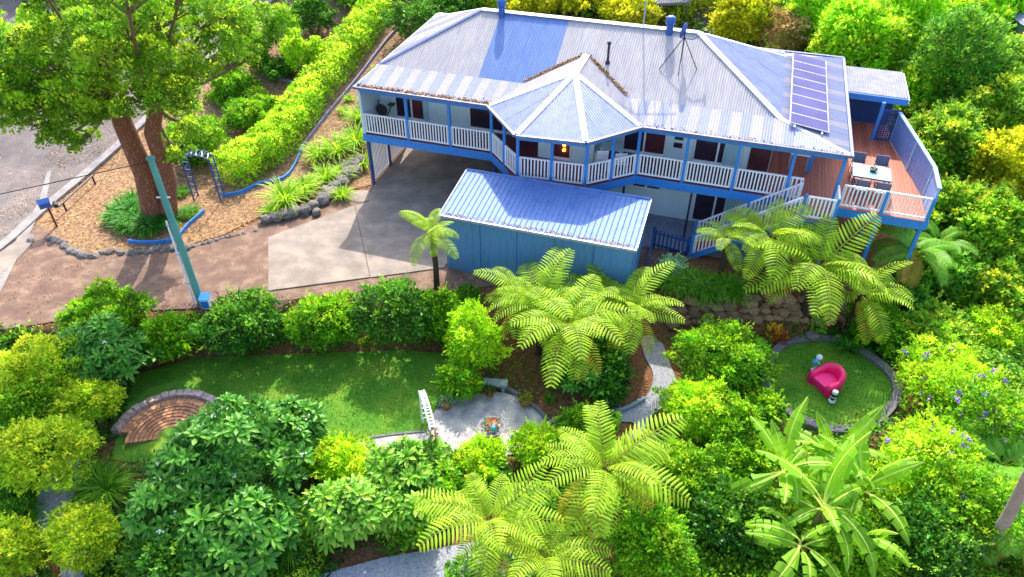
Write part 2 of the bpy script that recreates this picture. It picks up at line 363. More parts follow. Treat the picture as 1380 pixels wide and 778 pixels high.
# solid roof body a little under the sheets
rb = MB()
pts = [(0, 0, ze), (.3, 1.65, zb), (.3, 7.9, zb), (0, DB, ze), (19.5, DB, ze), (17, 7.9, zb), (17, 1.5, zb), (19.5, 0, ze), (4.0, 4.75, zr), (13.3, 4.75, zr)]
rb.add([(x, y, z - .03) for x, y, z in pts] + [(x, y, ze - .12) for x, y, z in (pts[0], pts[3], pts[4], pts[7])],
       [(0, 7, 6, 1), (1, 6, 9, 8), (1, 8, 2), (0, 1, 2, 3), (2, 8, 9, 5), (2, 5, 4, 3), (6, 5, 9), (7, 4, 5, 6), (10, 11, 12, 13), (0, 3, 11, 10), (3, 4, 12, 11), (4, 7, 13, 12), (7, 0, 10, 13)])
roof = rb.build('roof', ROOFD, house)
p = pts
zig = lambda k, u, U: ROOFC if k % 2 else ROOFD
corr([p[0], p[7], (17.0, 1.5, zb), (.3, 1.65, zb)], lambda k, u, U: (ROOFC if k % 2 else ROOFD) if u < 17.2 else ROOFG, roof, sw=.39)
def upper(k, u, U):
    return ROOFA
ou = corr([(.3, 1.65, zb), (17, 1.5, zb), p[9], p[8]], lambda k, u, U: ROOFB if 4.2 < u < 7.5 else ROOFA, roof)
corr([(.3, 1.65, zb), p[8], (.3, 7.9, zb)], lambda k, u, U: ROOFA, roof)
corr([(.3, 7.9, zb), p[8], p[9], (17, 7.9, zb)], lambda k, u, U: ROOFA, roof, sw=1.52)
corr([(17, 1.5, zb), (17, 7.9, zb), p[9]], lambda k, u, U: ROOFG, roof, sw=.76)
corr([(19.5, 0, ze), (19.5, DB, ze), (17, 7.9, zb), (17, 1.5, zb)], lambda k, u, U: ROOFC if k % 3 == 1 else ROOFD, roof, sw=.5)
def cap(a, b, m, w_=.2, name='ridge_cap', h=.035, par=None, dz=.055):
    a = Vector(a) + Vector((0, 0, dz)); b = Vector(b) + Vector((0, 0, dz)); d = (b-a).normalized(); s_ = d.cross(Vector((0, 0, 1))).normalized() * w_/2
    dn = Vector((0, 0, -.035))
    return MB().add([a-s_+dn, a, a+s_+dn, b-s_+dn, b, b+s_+dn, a-s_+dn*2, a+s_+dn*2, b-s_+dn*2, b+s_+dn*2], [(0, 1, 4, 3), (1, 2, 5, 4), (6, 0, 3, 8), (2, 7, 9, 5), (0, 6, 7, 2, 1), (3, 4, 5, 9, 8)]).build(name, m, par or roof)
cap(p[8], p[9], CAPW, .3); cap(p[1], p[8], CAPD); cap((17, 1.5, zb), p[9], CAPW, .26); cap((19.5, 0, ze), (17, 1.5, zb), CAPW, .22)
cap(p[2], p[8], CAPW); cap((17, 7.9, zb), p[9], CAPW)
# gazebo roof
ap, pk = (9.05, 1.25, 5.97), (9.05, 3.25, 5.97)
gL, gFL, gFR, gR = (5.9, -.05, ze), (7.68, -2.1, ze), (10.27, -1.88, ze), (11.97, -.05, ze)
gz = MB().add([(x, y, z - .04) for x, y, z in (gL, gFL, gFR, gR, ap, pk, (6.85, 1.6, zb), (11.1, 1.6, zb))] + [(x, y, ze - .1) for x, y, z in (gL, gFL, gFR, gR)],
              [(0, 1, 4), (1, 2, 4), (2, 3, 4), (0, 4, 5, 6), (3, 7, 5, 4), (8, 11, 10, 9)]).build('gazebo_roof', ROOFD, house)
corr([gL, gFL, ap], lambda *a: ROOFG, gz); corr([gFL, gFR, ap], lambda *a: ROOFG, gz, sw=.86); corr([gFR, gR, ap], lambda *a: ROOFG, gz)
corr([gL, ap, pk, (6.85, 1.6, zb)], lambda k, u, U: ROOFA, gz, sw=.8); corr([gR, (11.1, 1.6, zb), pk, ap], lambda k, u, U: ROOFA, gz, sw=.8)
for q in (gL, gFL, gFR, gR): cap(q, ap, CAPW, .24, par=gz, dz=.075)
cap(ap, pk, CAPW, .3, par=gz, dz=.08)
for a_, b_ in (((5.9, 0.02, ze), (6.85, 1.6, zb)), ((6.85, 1.6, zb), pk), ((11.97, .02, ze), (11.1, 1.6, zb)), ((11.1, 1.6, zb), pk)):
    cap(a_, b_, CAPD, .16, 'valley_gutter', par=gz, dz=.05)
# gutters
def gutter(a, b, par=roof, m=GUTTER):
    MB().beam(a, b, .11, .1).build('gutter', m, par); 
gutter((-.04, -.06, ze - .02), (5.85, -.06, ze - .02)); gutter((12.0, -.06, ze - .02), (19.55, -.06, ze - .02))
gutter((-.07, -.1, ze - .02), (-.07, DB, ze - .02)); gutter((19.58, -.1, ze - .02), (19.58, DB, ze - .02), m=CAPD); gutter((-.1, DB + .07, ze - .02), (19.6, DB + .07, ze - .02))
for a_, b_ in ((gL, gFL), (gFL, gFR), (gFR, gR)):
    d = (Vector(b_) - Vector(a_)).normalized(); o_ = Vector((d.y, -d.x, 0)) * .07
    gutter(Vector(a_) + o_ - Vector((0, 0, .02)), Vector(b_) + o_ - Vector((0, 0, .02)), gz)
def fascia(a, b):
    MB().beam(a, b, .04, .17).build('fascia', BLUE, house)
fascia((.05, .03, 4.6), (5.95, .03, 4.6)); fascia((11.95, .03, 4.6), (19.4, .03, 4.6))
def ins(a, k=.08):
    c = Vector((9.05, 1.2, a[2])); return Vector(a) + (c - Vector(a)).normalized() * k
for a_, b_ in ((gL, gFL), (gFL, gFR), (gFR, gR)): fascia(ins(a_) - Vector((0, 0, .15)), ins(b_) - Vector((0, 0, .15)))
# ceiling + floors
dk = [(0.02, 0), (5.93, -.02), (7.55, -1.68), (10.3, -1.52), (12.0, 0), (19.5, 0), (19.5, 7.2), (17, 7.2), (17, WD), (.02, WD)]
MB().prism([(.02, 0), (5.93, -.0), (7.55, -1.66), (10.3, -1.5), (12.0, -.0), (16.98, 0), (16.98, DB-.3), (.02, DB-.3)], Z0 - .12, Z0).build('floor', REDFLOOR, house)
# deck boards of the open dining deck
def clipd(poly, s):
    ys = []
    for i in range(len(poly)):
        (a, b), (c, d) = poly[i], poly[(i+1) % len(poly)]
        if a != c and min(a, c) <= s <= max(a, c): ys.append(b + (d-b)*(s-a)/(c-a))
    return min(ys), max(ys)
dpoly = [(17.0, 0), (22.78, -.08), (22.8, 1.62), (21.95, 6.2), (21.9, 7.9), (17.0, 7.9)]
deck = MB().prism(dpoly, Z0 - .2, Z0 - .045).build('deck', DBLUE, house)
s = 17.0
while s < 22.7:
    s1 = min(s + .132, 22.78); lo0, hi0 = clipd(dpoly, s + .001); lo1, hi1 = clipd(dpoly, s1 - .001)
    MB().add([(s, lo0, Z0-.04), (s1, lo1, Z0-.04), (s1, hi1, Z0-.04), (s, hi0, Z0-.04), (s, lo0, Z0), (s1, lo1, Z0), (s1, hi1, Z0), (s, hi0, Z0)], [(0,3,2,1),(4,5,6,7),(0,1,5,4),(1,2,6,5),(2,3,7,6),(3,0,4,7)]).build('deck_board', REDDECK, deck)
    s += .14
# perimeter beam
per = [(0.0, .03), (5.93, .03), (7.57, -1.62), (10.28, -1.47), (12.0, .03), (22.78, -.05), (22.8, 1.62), (21.97, 6.2), (21.9, 7.9)]
for i in range(len(per) - 1):
    MB().beam((*per[i], Z0 - .19), (*per[i+1], Z0 - .19), .07, .36).build('deck_beam', BLUE, house)
MB().beam((0.03, 0.05, Z0 - .19), (0.03, WD + 1, Z0 - .19), .07, .36).build('deck_beam', BLUE, house)
# upper walls
def wall(name, s0, s1, z0, z1, d, ops, m=WALL, th=.12, par=house):
    mb = MB(); xs = s0
    for (a, b, c, e_) in sorted(ops):
        if a > xs: mb.box((xs, d, z0), (a, d + th, z1))
        if c > z0: mb.box((a, d, z0), (b, d + th, c))
        if e_ < z1: mb.box((a, d, e_), (b, d + th, z1))
        xs = b
    if s1 > xs: mb.box((xs, d, z0), (s1, d + th, z1))
    return mb.build(name, m, par)
def window(a, b, z0, z1, d, n=2, glass=GLASS, tr=None, fr=WHITE, par=house, name='window', fw=.075):
    f = MB()
    for x in [a + i * (b - a) / n for i in range(n + 1)]: f.box((x - fw/2, d - .02, z0), (x + fw/2, d + .06, z1))
    f.box((a + fw/2, d - .015, z0), (b - fw/2, d + .055, z0 + fw)); f.box((a + fw/2, d - .015, z1 - fw), (b - fw/2, d + .055, z1))
    if tr: f.box((a + fw/2, d - .012, tr), (b - fw/2, d + .05, tr + fw))
    w_ = f.build(name, fr, par)
    for i in range(n):
        x0 = a + i * (b - a) / n; x1 = a + (i + 1) * (b - a) / n
        MB().box((x0 + fw/2, d + .02, z0 + fw), (x1 - fw/2, d + .035, (tr or z1) )).build('pane', glass[i] if isinstance(glass, (list, tuple)) else glass, w_)
        if tr: MB().box((x0 + fw/2, d + .02, tr + fw), (x1 - fw/2, d + .035, z1 - fw)).build('pane', DBLUE, w_)
    return w_
WT = 4.2
opsU = [(.8, 2.35, Z0 + .05, WT), (4.32, 6.3, Z0 + .05, WT), (11.13, 12.87, Z0 + .05, WT), (14.03, 15.9, Z0 + .05, WT)]
wall('wall', .1, 7.88, Z0, 5.0, WD, [o for o in opsU if o[0] < 7]); wall('wall', 10.2, 17.0, Z0, 5.0, WD, [o for o in opsU if o[0] > 10])
window(.8, 2.35, Z0 + .05, WT, WD + .02, 2, (GLASS, BROWN), 3.72)
window(4.32, 6.3, Z0 + .05, WT, WD + .02, 1, GLASS, 3.72)
window(11.13, 12.87, Z0 + .05, WT, WD + .02, 2, (GLASS, BROWN), 3.72)
window(14.03, 15.9, Z0 + .05, WT, WD + .02, 2, GLASS, 3.72)
MB().box((.02, .1, Z0), (.1, WD + .12, 4.9)).build('end_wall', WALL, house)
for s0, s1 in ((2.15, 2.42), (15.2, 15.75)):
    c_ = MB()
    for i in range(5): x = s0 + (s1 - s0) * i / 5; c_.box((x, WD - .03 - .02 * (i % 2), Z0 + .1), (x + (s1-s0)/5, WD - .01, WT - .1))
    c_.build('curtain', CURT, house)
for z_ in (3.5, 3.14): MB().box((13.2, WD - .03, z_), (13.55, WD - .003, z_ + .22)).build('wall_picture', GLASS, house)
# room under gazebo
wall('bay_wall', 7.88, 10.2, Z0, 4.9, .3, [(8.47, 9.25, Z0 + .05, 4.1)])
window(8.47, 9.25, Z0 + .05, 4.1, .32, 1, BROWN, 3.62)
MB().box((7.88, .42, Z0), (8.0, WD, 4.9)).build('bay_wall', WALL, house); MB().box((10.08, .42, Z0), (10.2, WD, 4.9)).build('bay_wall', WALL, house)
MB().box((7.84, .7, Z0 + .02), (7.878, 1.5, 4.35)).build('door', BROWN, house)
MB().box((6.45, WD - .04, Z0), (7.3, WD - .003, 4.4)).build('door', BROWN, house)
MB().box((16.2, WD - .04, Z0), (17.0, WD - .003, 4.45)).build('door', BROWN, house)
for z_ in (3.1, 3.33): MB().blob((8.98, .28, z_), .07, 1, 2, 0).build('wall_lamp', LAMP, house, smooth=True)
MB().box((16.9, WD, Z0), (17.02, 7.3, 4.9)).build('end_wall', WALL, house)
MB().box((16.98, 7.2, Z0), (19.6, 7.32, 4.7)).build('end_wall', WALL, house)
MB().box((.0, WD + .12, Z0 - .1), (.1, DB - .4, 4.9)).build('end_wall', WALL, house); MB().box((0.1, DB - .5, Z0 - .1), (17, DB - .4, 4.9)).build('rear_wall', WALL, house)
# lower storey
wall('lower_wall', 10.05, 17.6, 0, Z0 - .15, 1.35, [(10.55, 12.96, 1.25, 2.15), (14.42, 16.1, .08, 2.2)])
window(10.55, 12.96, 1.25, 2.15, 1.37, 4, GLASS); window(14.42, 16.1, .08, 2.2, 1.37, 2, GLASS)
MB().box((9.95, 1.35, 0), (10.05, 8, Z0 - .15)).build('lower_wall', WALL, house); MB().box((0, 7.4, 0), (10, 7.5, Z0 - .15)).build('lower_wall', DBLUE, house)
MB().box((17.5, 1.47, -.6), (17.6, 8, Z0 - .15)).build('lower_wall', WALL, house)
MB().box((15.65, 1.3, .1), (16.05, 1.335, 2.15)).build('curtain', CURT, house)
# carport side lattice of white slats
def slat_screen(s, d0, d1, z0, z1, st, m, par, horiz=False):
    fr = MB(); fr.box((s - .03, d0, z0), (s + .03, d0 + .06, z1)); fr.box((s - .03, d1 - .06, z0), (s + .03, d1, z1)); fr.box((s - .029, d0 + .06, z0), (s + .029, d1 - .06, z0 + .06))
    o = fr.build('slat_screen', m, par); me = MB().box((-.012, -.035, 0), (.012, .035, z1 - z0 - .07)).mesh('slat', m)
    d = d0 + .14
    while d < d1 - .1: link('slat', me, o, (s, d, z0 + .06)); d += st
slat_screen(.12, .2, 1.85, .1, 2.2, .13, WHITE, house); slat_screen(.12, 1.95, 3.9, .1, 2.2, .13, WHITE, house)
# posts
def post(s, d, z0, z1, m=BLUE, w_=.1, name='post'): return MB().box((s - w_/2, d - w_/2, z0), (s + w_/2, d + w_/2, z1)).build(name, m, house)
PS = [(.07, .06), (2.18, .06), (4.1, .06), (5.95, .06), (6.77, -.78), (7.57, -1.55), (8.92, -1.47), (10.26, -1.38), (11.13, -.66), (12.0, .06), (13.84, .06), (15.75, .06), (17.7, .06), (19.42, .08)]
for i, (a_, b_) in enumerate(PS): post(a_, b_, Z0 - .25 if i else Z0, 4.56, m=(WALL if i == 0 else BLUE), w_=.11)
post(18.6, 2.4, Z0, 4.6, w_=.14); post(19.35, 4.6, Z0, 4.6)
for a_, b_ in ((.15, .1), (.15, 1.9), (6.0, .2), (10.0, -1.3)): post(a_, b_, 0, Z0 - .35, DBLUE, .12, 'support_post')
post(14.3, -.12, 0, Z0 - .35, DARK, .08, 'support_post'); post(11.6, .1, 0, Z0 - .35, DARK, .08, 'support_post')
for a_, b_ in ((19.6, .1), (21.15, .05), (22.65, .1), (22.65, 1.6), (21.3, 2.6), (19.8, 3.0), (21.85, 6.0)):
    x, y = H2W(a_, b_); post(a_, b_, float(hgt(x, y)) - .1, Z0 - .37, BLUE, .13, 'support_post')
# balustrades
BAL = {}
def balmesh(h, w_, m):
    k = (round(h, 3), w_, m.name)
    if k not in BAL: BAL[k] = MB().box((-w_/2, -.012, 0), (w_/2, .012, h)).mesh('baluster', m)
    return BAL[k]
def rail(a, b, za, zb_, h=.92, sp=.125, m=WHITE, wb=.055, par=house, bot=.1, name='balustrade', inset=.07):
    a = Vector((*a, za)); b = Vector((*b, zb_)); d = (b - a); L = Vector((d.x, d.y)).length; ux = d / L; a = a + ux * inset; b = b - ux * inset; L -= 2 * inset
    mb = MB().beam(a + Vector((0, 0, h)), b + Vector((0, 0, h)), .075, .05); mb.beam(a + Vector((0, 0, bot)), b + Vector((0, 0, bot)), .05, .06)
    for e_ in (a, b): mb.beam(e_ + Vector((0, 0, bot)), e_ + Vector((0, 0, h)), .03, .03)
    o = mb.build(name, m, par); n = max(2, int(L / sp)); me = balmesh(h - bot - .055, wb, m); ang = math.atan2(d.y, d.x)
    for i in range(n):
        t = (i + .5) / n; q = a + (b - a) * t; link('baluster', me, o, (q.x, q.y, q.z + bot + .03), (0, 0, ang))
    return o
seq = PS[:10]
for i in range(9): rail(PS[i], PS[i+1], Z0, Z0)
for i in range(9, 12): rail(PS[i], PS[i+1], Z0, Z0)
rail((17.7, .06), (18.3, .06), Z0, Z0)
# landing and stairs
lz = Z0 - .0
MB().prism([(18.28, -1.2), (19.46, -1.2), (19.46, -.03), (18.28, -.03)], lz - .12, lz - .004).build('landing', REDDECK, house)
MB().beam((18.28, -1.22, lz - .16), (19.48, -1.22, lz - .16), .05, .28).build('deck_beam', BLUE, house); MB().beam((19.49, -1.19, lz - .16), (19.49, -.06, lz - .16), .05, .28).build('deck_beam', BLUE, house)
for q in ((18.33, -1.17), (19.43, -1.17)): 
    post(q[0], q[1], Z0 - .9 if q[0] < 19 else -.6, Z0 + 1.0, BLUE if q[0] < 19 else BLUE, .09)
rail((18.33, -1.17), (19.43, -1.17), Z0, Z0, sp=.13); rail((19.45, -1.14), (19.45, .0), Z0, Z0, sp=.13)
st = empty('stairs', (0, 0, 0), 0, house)
st = MB(); N = 14
for sd_ in (-1.17, -.12): st.beam((18.28, sd_, lz - .2), (14.72, sd_, .02), .05, .26)
sto = st.build('stairs', BLUE, house)
tm = MB().box((-.14, -1.13, -.04), (.14, -.16, 0)).mesh('tread', mat('tread_red', '#b8503c', '#a04436', .6, 6))
rm = MB().box((-.01, -1.12, -.17), (.01, -.17, -.04)).mesh('riser', MATS['tread_red'])
for i in range(N):
    t = (i + 1) / (N + 1); x = 18.28 - 3.56 * t; z = lz * (1 - t); link('tread', tm, sto, (x, 0, z)); link('riser', rm, sto, (x + .12, 0, z))
for sd_ in (-1.17, -.12):
    rail((18.28, sd_), (16.5, sd_), lz - .03, lz / 2, sp=.125, inset=.05); rail((16.5, sd_), (14.72, sd_), lz / 2, .03, sp=.125, inset=.05)
    post(14.68, sd_, 0, 1.05, BLUE, .09); post(16.5, sd_, .9, 2.25, BLUE, .07)
# dining deck front rail (white balusters left, thin ones right) and louvred screen
rail((19.6, .03), (21.15, 0), Z0, Z0, sp=.14); rail((21.15, 0), (22.7, -.03), Z0, Z0, sp=.12, wb=.025)
post(21.15, 0, Z0 - .2, Z0 + .95, BLUE, .1); post(22.7, -.03, Z0 - .2, Z0 + 1.0, BLUE, .11)
SC = [(22.72, .03), (22.75, 1.62), (22.38, 3.7), (21.93, 6.15)]
for i in range(3):
    a_, b_ = SC[i], SC[i+1]; L = math.dist(a_, b_); ang = math.atan2(b_[1]-a_[1], b_[0]-a_[0])
    f = MB().box((0, -.04, 0), (.07, .04, 1.3)).box((L-.07, -.04, 0), (L, .04, 1.3)).box((.0, -.07, 1.3), (L, .07, 1.36))
    o = f.build('louvre_screen', WHITE if 0 else mat('screen_blue%d' % i, '#7fa6cf', '#8db0d4', .5), house, (*a_, Z0), (0, 0, ang))
    me = MB().box((.07, -.012, 0), (L-.07, .012, .064)).mesh('louvre', mat('louvre%d' % i, '#5f80bd', '#6c8cc4', .5))
    for k in range(16): link('louvre', me, o, (0, 0, .04 + k * .078))
# lattice walls at the back of deck
def lattice(a, b, z0, z1, st, m, name='lattice_panel'):
    L = math.dist(a, b); ang = math.atan2(b[1]-a[1], b[0]-a[0]); hh = z1 - z0
    f = MB().box((0, -.03, 0), (.06, .03, hh)).box((L-.06, -.03, 0), (L, .03, hh)).box((.06, -.029, hh-.06), (L-.06, .029, hh)).box((.06, -.029, 0), (L-.06, .029, .06))
    o = f.build(name, m, house, (*a, z0), (0, 0, ang)); g = MB(); k = .06 + st/2
    while k < L: g.box((k-.02, -.012, .06), (k+.02, -.001, hh-.06)); k += st
    k = .06 + st/2
    while k < hh: g.box((.06, .001, k-.02), (L-.06, .012, k+.02)); k += st
    tag(g.build('lattice_slats', m, o), kind='stuff')
lattice((19.65, 7.7), (21.9, 7.8), Z0, 4.3, .1, DBLUE); lattice((21.25, 6.12), (21.9, 6.2), Z0, 4.0, .1, DBLUE)
MB().box((19.62, 7.85, Z0), (21.95, 7.9, 4.3)).build('end_wall', DBLUE, house)
post(21.2, 6.1, Z0, 4.3, BLUE, .13)
# annex roof
an = MB().prism([(19.66, 6.55), (22.1, 6.5), (22.15, 9.3), (19.66, 9.3)], 4.36, 4.4).build('annex_roof', ROOFD, house)
corr([(19.66, 6.5, 4.42), (22.1, 6.45, 4.42), (22.15, 9.3, 4.44), (19.66, 9.3, 4.44)], lambda k, u, U: ROOFN, an)
MB().beam((19.62, 6.42, 4.3), (22.14, 6.37, 4.3), .05, .26).build('fascia', BLUE, house); MB().beam((22.17, 6.38, 4.33), (22.2, 9.3, 4.33), .04, .16).build('fascia', WHITE, house)
# solar panels on right roof band
zs = lambda s_: zb + (s_ - 17) / 2.5 * (ze - zb) + .16
for k in range(8):
    d0 = 1.05 + k * .885; a_, b_ = 17.3, 18.75
    o = MB().add([(a_, d0, zs(a_)-.03), (b_, d0, zs(b_)-.03), (b_, d0+.865, zs(b_)-.03), (a_, d0+.865, zs(a_)-.03), (a_, d0, zs(a_)), (b_, d0, zs(b_)), (b_, d0+.865, zs(b_)), (a_, d0+.865, zs(a_))], [(0,3,2,1),(4,5,6,7),(0,1,5,4),(1,2,6,5),(2,3,7,6),(3,0,4,7)]).build('solar_panel', LMET, house)
    c_ = MB()
    for q in range(10):
        x0 = a_ + .045 + q * .137; x1 = x0 + .1365
        for r_ in range(5):
            y0 = d0 + .04 + r_ * .159; y1 = y0 + .1585; c_.add([(x0, y0, zs(x0)+.004), (x1, y0, zs(x1)+.004), (x1, y1, zs(x1)+.004), (x0, y1, zs(x0)+.004)], [(0, 1, 2, 3)])
    c_.build('solar_cells', SOLAR, o)
mb = MB()
for s_ in (17.5, 18.5): mb.beam((s_, .85, zs(s_)-.06), (s_, 8.1, zs(s_)-.06), .05, .05)
mb.build('mounting_rail', LMET, house)
# roof fittings
def rz(s_, d_): return zb + (d_ - 1.6) / 3.15 * (zr - zb) if d_ < 4.75 else zr
for s_ in (4.95, 12.15):
    f = MB().lathe([(.15, -.35), (.15, .42), (.17, .42)], 14).build('roof_flue', STEEL, roof, (s_, 4.55, rz(0, 4.55)), smooth=False)
    MB().lathe([(.18, .38), (.2, .44), (.2, .6), (.17, .68), (.07, .72)], 14).build('flue_cowl', STEEL, f, smooth=True)
f = MB().lathe([(.11, -.05), (.1, .06), (.05, .1), (.05, .78)], 10).build('vent_pipe', DARK, roof, (10.0, 2.95, rz(0, 2.95)))
MB().lathe([(.08, .78), (.08, .86), (.03, .9)], 10).build('vent_cap', DARK, f)
# satellite dish on a tripod
q = (12.85, 4.0 - .35); zz = rz(*q); ds = MB()
for a_, b_ in ((-.75, -.75), (.05, -.9), (.7, -.55)): ds.tube([(q[0], q[1], zz + .75), (q[0] + a_, q[1] + b_, rz(0, q[1] + b_) + .04)], .018, 6)
ds.tube([(q[0], q[1], zz), (q[0], q[1], zz + .95)], .03, 8); ds.tube([(q[0], q[1], zz + .7), (q[0] + .35, q[1] - .1, zz + .72), (q[0] + .75, q[1] + .2, zz + .95)], .018, 6)
ds = ds.build('dish_mount', DARK, roof)
MB().lathe([(.02, 0), (.16, .02), (.3, .07), (.32, .08), (.28, .09), (.02, .04)], 20).build('satellite_dish', STEEL, ds, (q[0], q[1] + .1, zz + .95), (R(-85), 0, R(72)), smooth=True)
MB().box((-.05, -.05, -.05), (.05, .05, .05)).build('receiver', DARK, ds, (q[0] + .77, q[1] + .22, zz + .98))
an = MB().tube([(11.05, 4.7, zr - .05), (11.05, 4.75, zr + 2.0)], .03, 8).build('antenna_mast', LMET, roof)
e_ = MB().tube([(10.1, 4.5, zr + 1.9), (12.2, 5.0, zr + 2.05)], .025, 6)
for i in range(7):
    x = 10.2 + i * .3; e_.tube([(x + .1, 4.0 + i * .07, zr + 1.92 + i*.02), (x - .1, 5.15 + i * .07, zr + 1.94 + i*.02)], .018, 5)
e_.build('antenna_arms', LMET, an)
for a_, b_ in (((11.05, 4.74, zr + 1.2), (9.6, 2.2, rz(0, 2.2))), ((11.05, 4.74, zr + 1.2), (12.6, 3.2, rz(0, 3.2)))): MB().tube([a_, b_], .006, 4).build('guy_wire', WIRE, an)
# gutter debris
rg = np.random.default_rng(3)
def quads(P0, size, rg, tilt=.5):
    n = len(P0); a = rg.normal(size=(n, 3)); a[:, 2] *= tilt; a /= np.linalg.norm(a, axis=1)[:, None]
    b = np.cross(a, np.array([0, 0, 1.0]) + rg.normal(size=(n, 3)) * tilt); b /= np.linalg.norm(b, axis=1)[:, None] + 1e-6
    s_ = (size * rg.uniform(.6, 1.4, n))[:, None]
    V = np.stack([P0 - a*s_, P0 + b*s_*.5, P0 + a*s_, P0 - b*s_*.5], 1).reshape(-1, 3)
    return V, np.arange(4*n).reshape(-1, 4)
def colattr(me, C):
    a = me.color_attributes.new('Col', 'FLOAT_COLOR', 'POINT'); a.data.foreach_set('color', np.concatenate([C, np.ones((len(C), 1))], 1).astype(np.float32).ravel())
def stuffleaf(name, P0, size, cols, label, cat, seed=1, parent=None, mt=LEAF, tilt=.5):
    r_ = np.random.default_rng(seed); V, F = quads(P0, size, r_, tilt); me = bpy.data.meshes.new(name); rawmesh(me, V, F, False)
    c = np.array([lin(x) if isinstance(x, str) else x for x in cols])[r_.integers(0, len(cols), len(P0))] * r_.uniform(.7, 1.3, (len(P0), 1))
    colattr(me, np.repeat(c, 4, 0)); me.materials.append(mt)
    return tag(link(name, me, parent), label, cat, kind='stuff')
DRYM = leafmat('litter', .8, .1, .2)
n = 2600; s_ = rg.uniform(0, 19.4, n); keep = (s_ < 6.3) | (rg.random(n) < .12); s_ = s_[keep]; d_ = np.abs(rg.normal(0, .09, len(s_)))
dp = np.stack([s_, d_, 4.78 + d_ * .2 + rg.uniform(0, .03, len(s_))], 1)
t_ = rg.random(1200); nn = rg.normal(0, .05, (1200, 3)); A = np.where((rg.random(1200) < .5)[:, None], np.array([[6.85, 1.6, 5.13]]), np.array([[11.1, 1.6, 5.13]]))
vp = A + (np.array([[9.05, 3.25, 5.97]]) - A) * (t_ ** .8)[:, None] + nn * np.array([1, 1, .2]) + np.array([0, .05, .08])
stuffleaf('gutter_leaves', np.concatenate([dp, vp]), .045, ['#a07848', '#c09a62', '#7a5436'], None, None, 4, roof, DRYM)
# ------------------------------------------------------------------ shed
shx, shy = H2W(5.7, -4.85)
shed = empty('shed', (shx, shy, 0), HA); tag(shed, 'long blue metal shed with ribbed skillion roof in front of the house', 'shed')
SW_, SDp = 7.15, 2.75
sw = MB().box((0.03, 0, .0), (SW_ - .03, .06, 2.52)).build('wall', SHEDW, shed)
for i in range(1, 5): MB().box((i * 1.43 - .012, -.006, .05), (i * 1.43 + .012, -.001, 2.5)).build('panel_joint', DBLUE, sw)
def quadwall(x, nm='wall'):
    MB().add([(x-.03, .06, 0), (x+.03, .06, 0), (x+.03, SDp, 0), (x-.03, SDp, 0), (x-.03, .06, 2.52), (x+.03, .06, 2.52), (x+.03, SDp, 2.76), (x-.03, SDp, 2.76)], [(0,3,2,1),(4,5,6,7),(0,1,5,4),(1,2,6,5),(2,3,7,6),(3,0,4,7)]).build(nm, SHEDW, shed)
quadwall(.03); quadwall(SW_ - .03); MB().box((.06, SDp-.06, 0), (SW_-.06, SDp, 2.74)).build('wall', SHEDW, shed)
sr = MB().add([(-.06, -.1, 2.54), (SW_+.06, -.1, 2.54), (SW_+.06, SDp+.05, 2.8), (-.06, SDp+.05, 2.8), (-.06, -.1, 2.57), (SW_+.06, -.1, 2.57), (SW_+.06, SDp+.05, 2.83), (-.06, SDp+.05, 2.83)], [(0,3,2,1),(4,5,6,7),(0,1,5,4),(1,2,6,5),(2,3,7,6),(3,0,4,7)]).build('roof', SHEDR, shed)
corr([(-.08, -.12, 2.6), (SW_+.08, -.12, 2.6), (SW_+.08, SDp+.07, 2.85), (-.08, SDp+.07, 2.85)], lambda *a: SHEDR, sr, sw=.8, pitch=.2, amp=.018, per=10, ztrap=True)
MB().beam((-.1, -.15, 2.56), (SW_+.1, -.15, 2.56), .07, .1).build('gutter', LMET, sr)
for x in (-.1, SW_+.1): MB().beam((x, -.1, 2.58), (x, SDp+.07, 2.84), .03, .12).build('barge_flashing', LMET, sr)
MB().beam((-.1, SDp+.09, 2.85), (SW_+.1, SDp+.09, 2.85), .06, .12).build('flashing', SHEDR, sr)
xx, yy = W2H(0, 0)
q_ = np.stack([rg.uniform(0, SW_, 500), rg.normal(-.02, .06, 500), np.full(500, 2.63)], 1)
stuffleaf('roof_leaves', q_, .035, ['#a07848', '#c09a62'], None, None, 5, sr, DRYM)
# blue picket gate and low picket fence beside the shed
def picket(a, b, h, label, m, n, za=None):
    a = Vector(a); b = Vector(b); f = empty('picket_fence', a, math.atan2(b.y-a.y, b.x-a.x)); tag(f, label, 'fence'); L = (Vector((b.x, b.y)) - Vector((a.x, a.y))).length; dz = b.z - a.z
    for x in (0, L): MB().box((x-.04, -.04, 0), (x+.04, .04, h+.1)).build('post', m, f, (0, 0, dz * x / L))
    for z in (.25, h-.15): MB().beam((.04, 0, z), (L-.04, 0, z + dz), .04, .07).build('rail', m, f)
    me = MB().box((-.03, .021, .08), (.03, .04, h)).mesh('picket', m)
    for i in range(n): x = L * (i + .5) / n; link('picket', me, f, (x, 0, dz * x / L))
g1 = H2W(13.15, -1.1); g2 = H2W(14.6, -1.3); g3 = H2W(13.25, -3.0); g4 = H2W(15.6, -3.2)
picket((*g1, 0), (*g2, 0), .95, 'low blue picket fence closing the gap between shed and stair foot', DBLUE, 9)
picket((*g3, 0), (*g1, 0), .95, 'blue picket fence side running back beside the shed corner', DBLUE, 10)
picket((*g3, -.1), (*g4, -.2), .55, 'short dark picket edging above the strappy plants', DBLUE, 14)

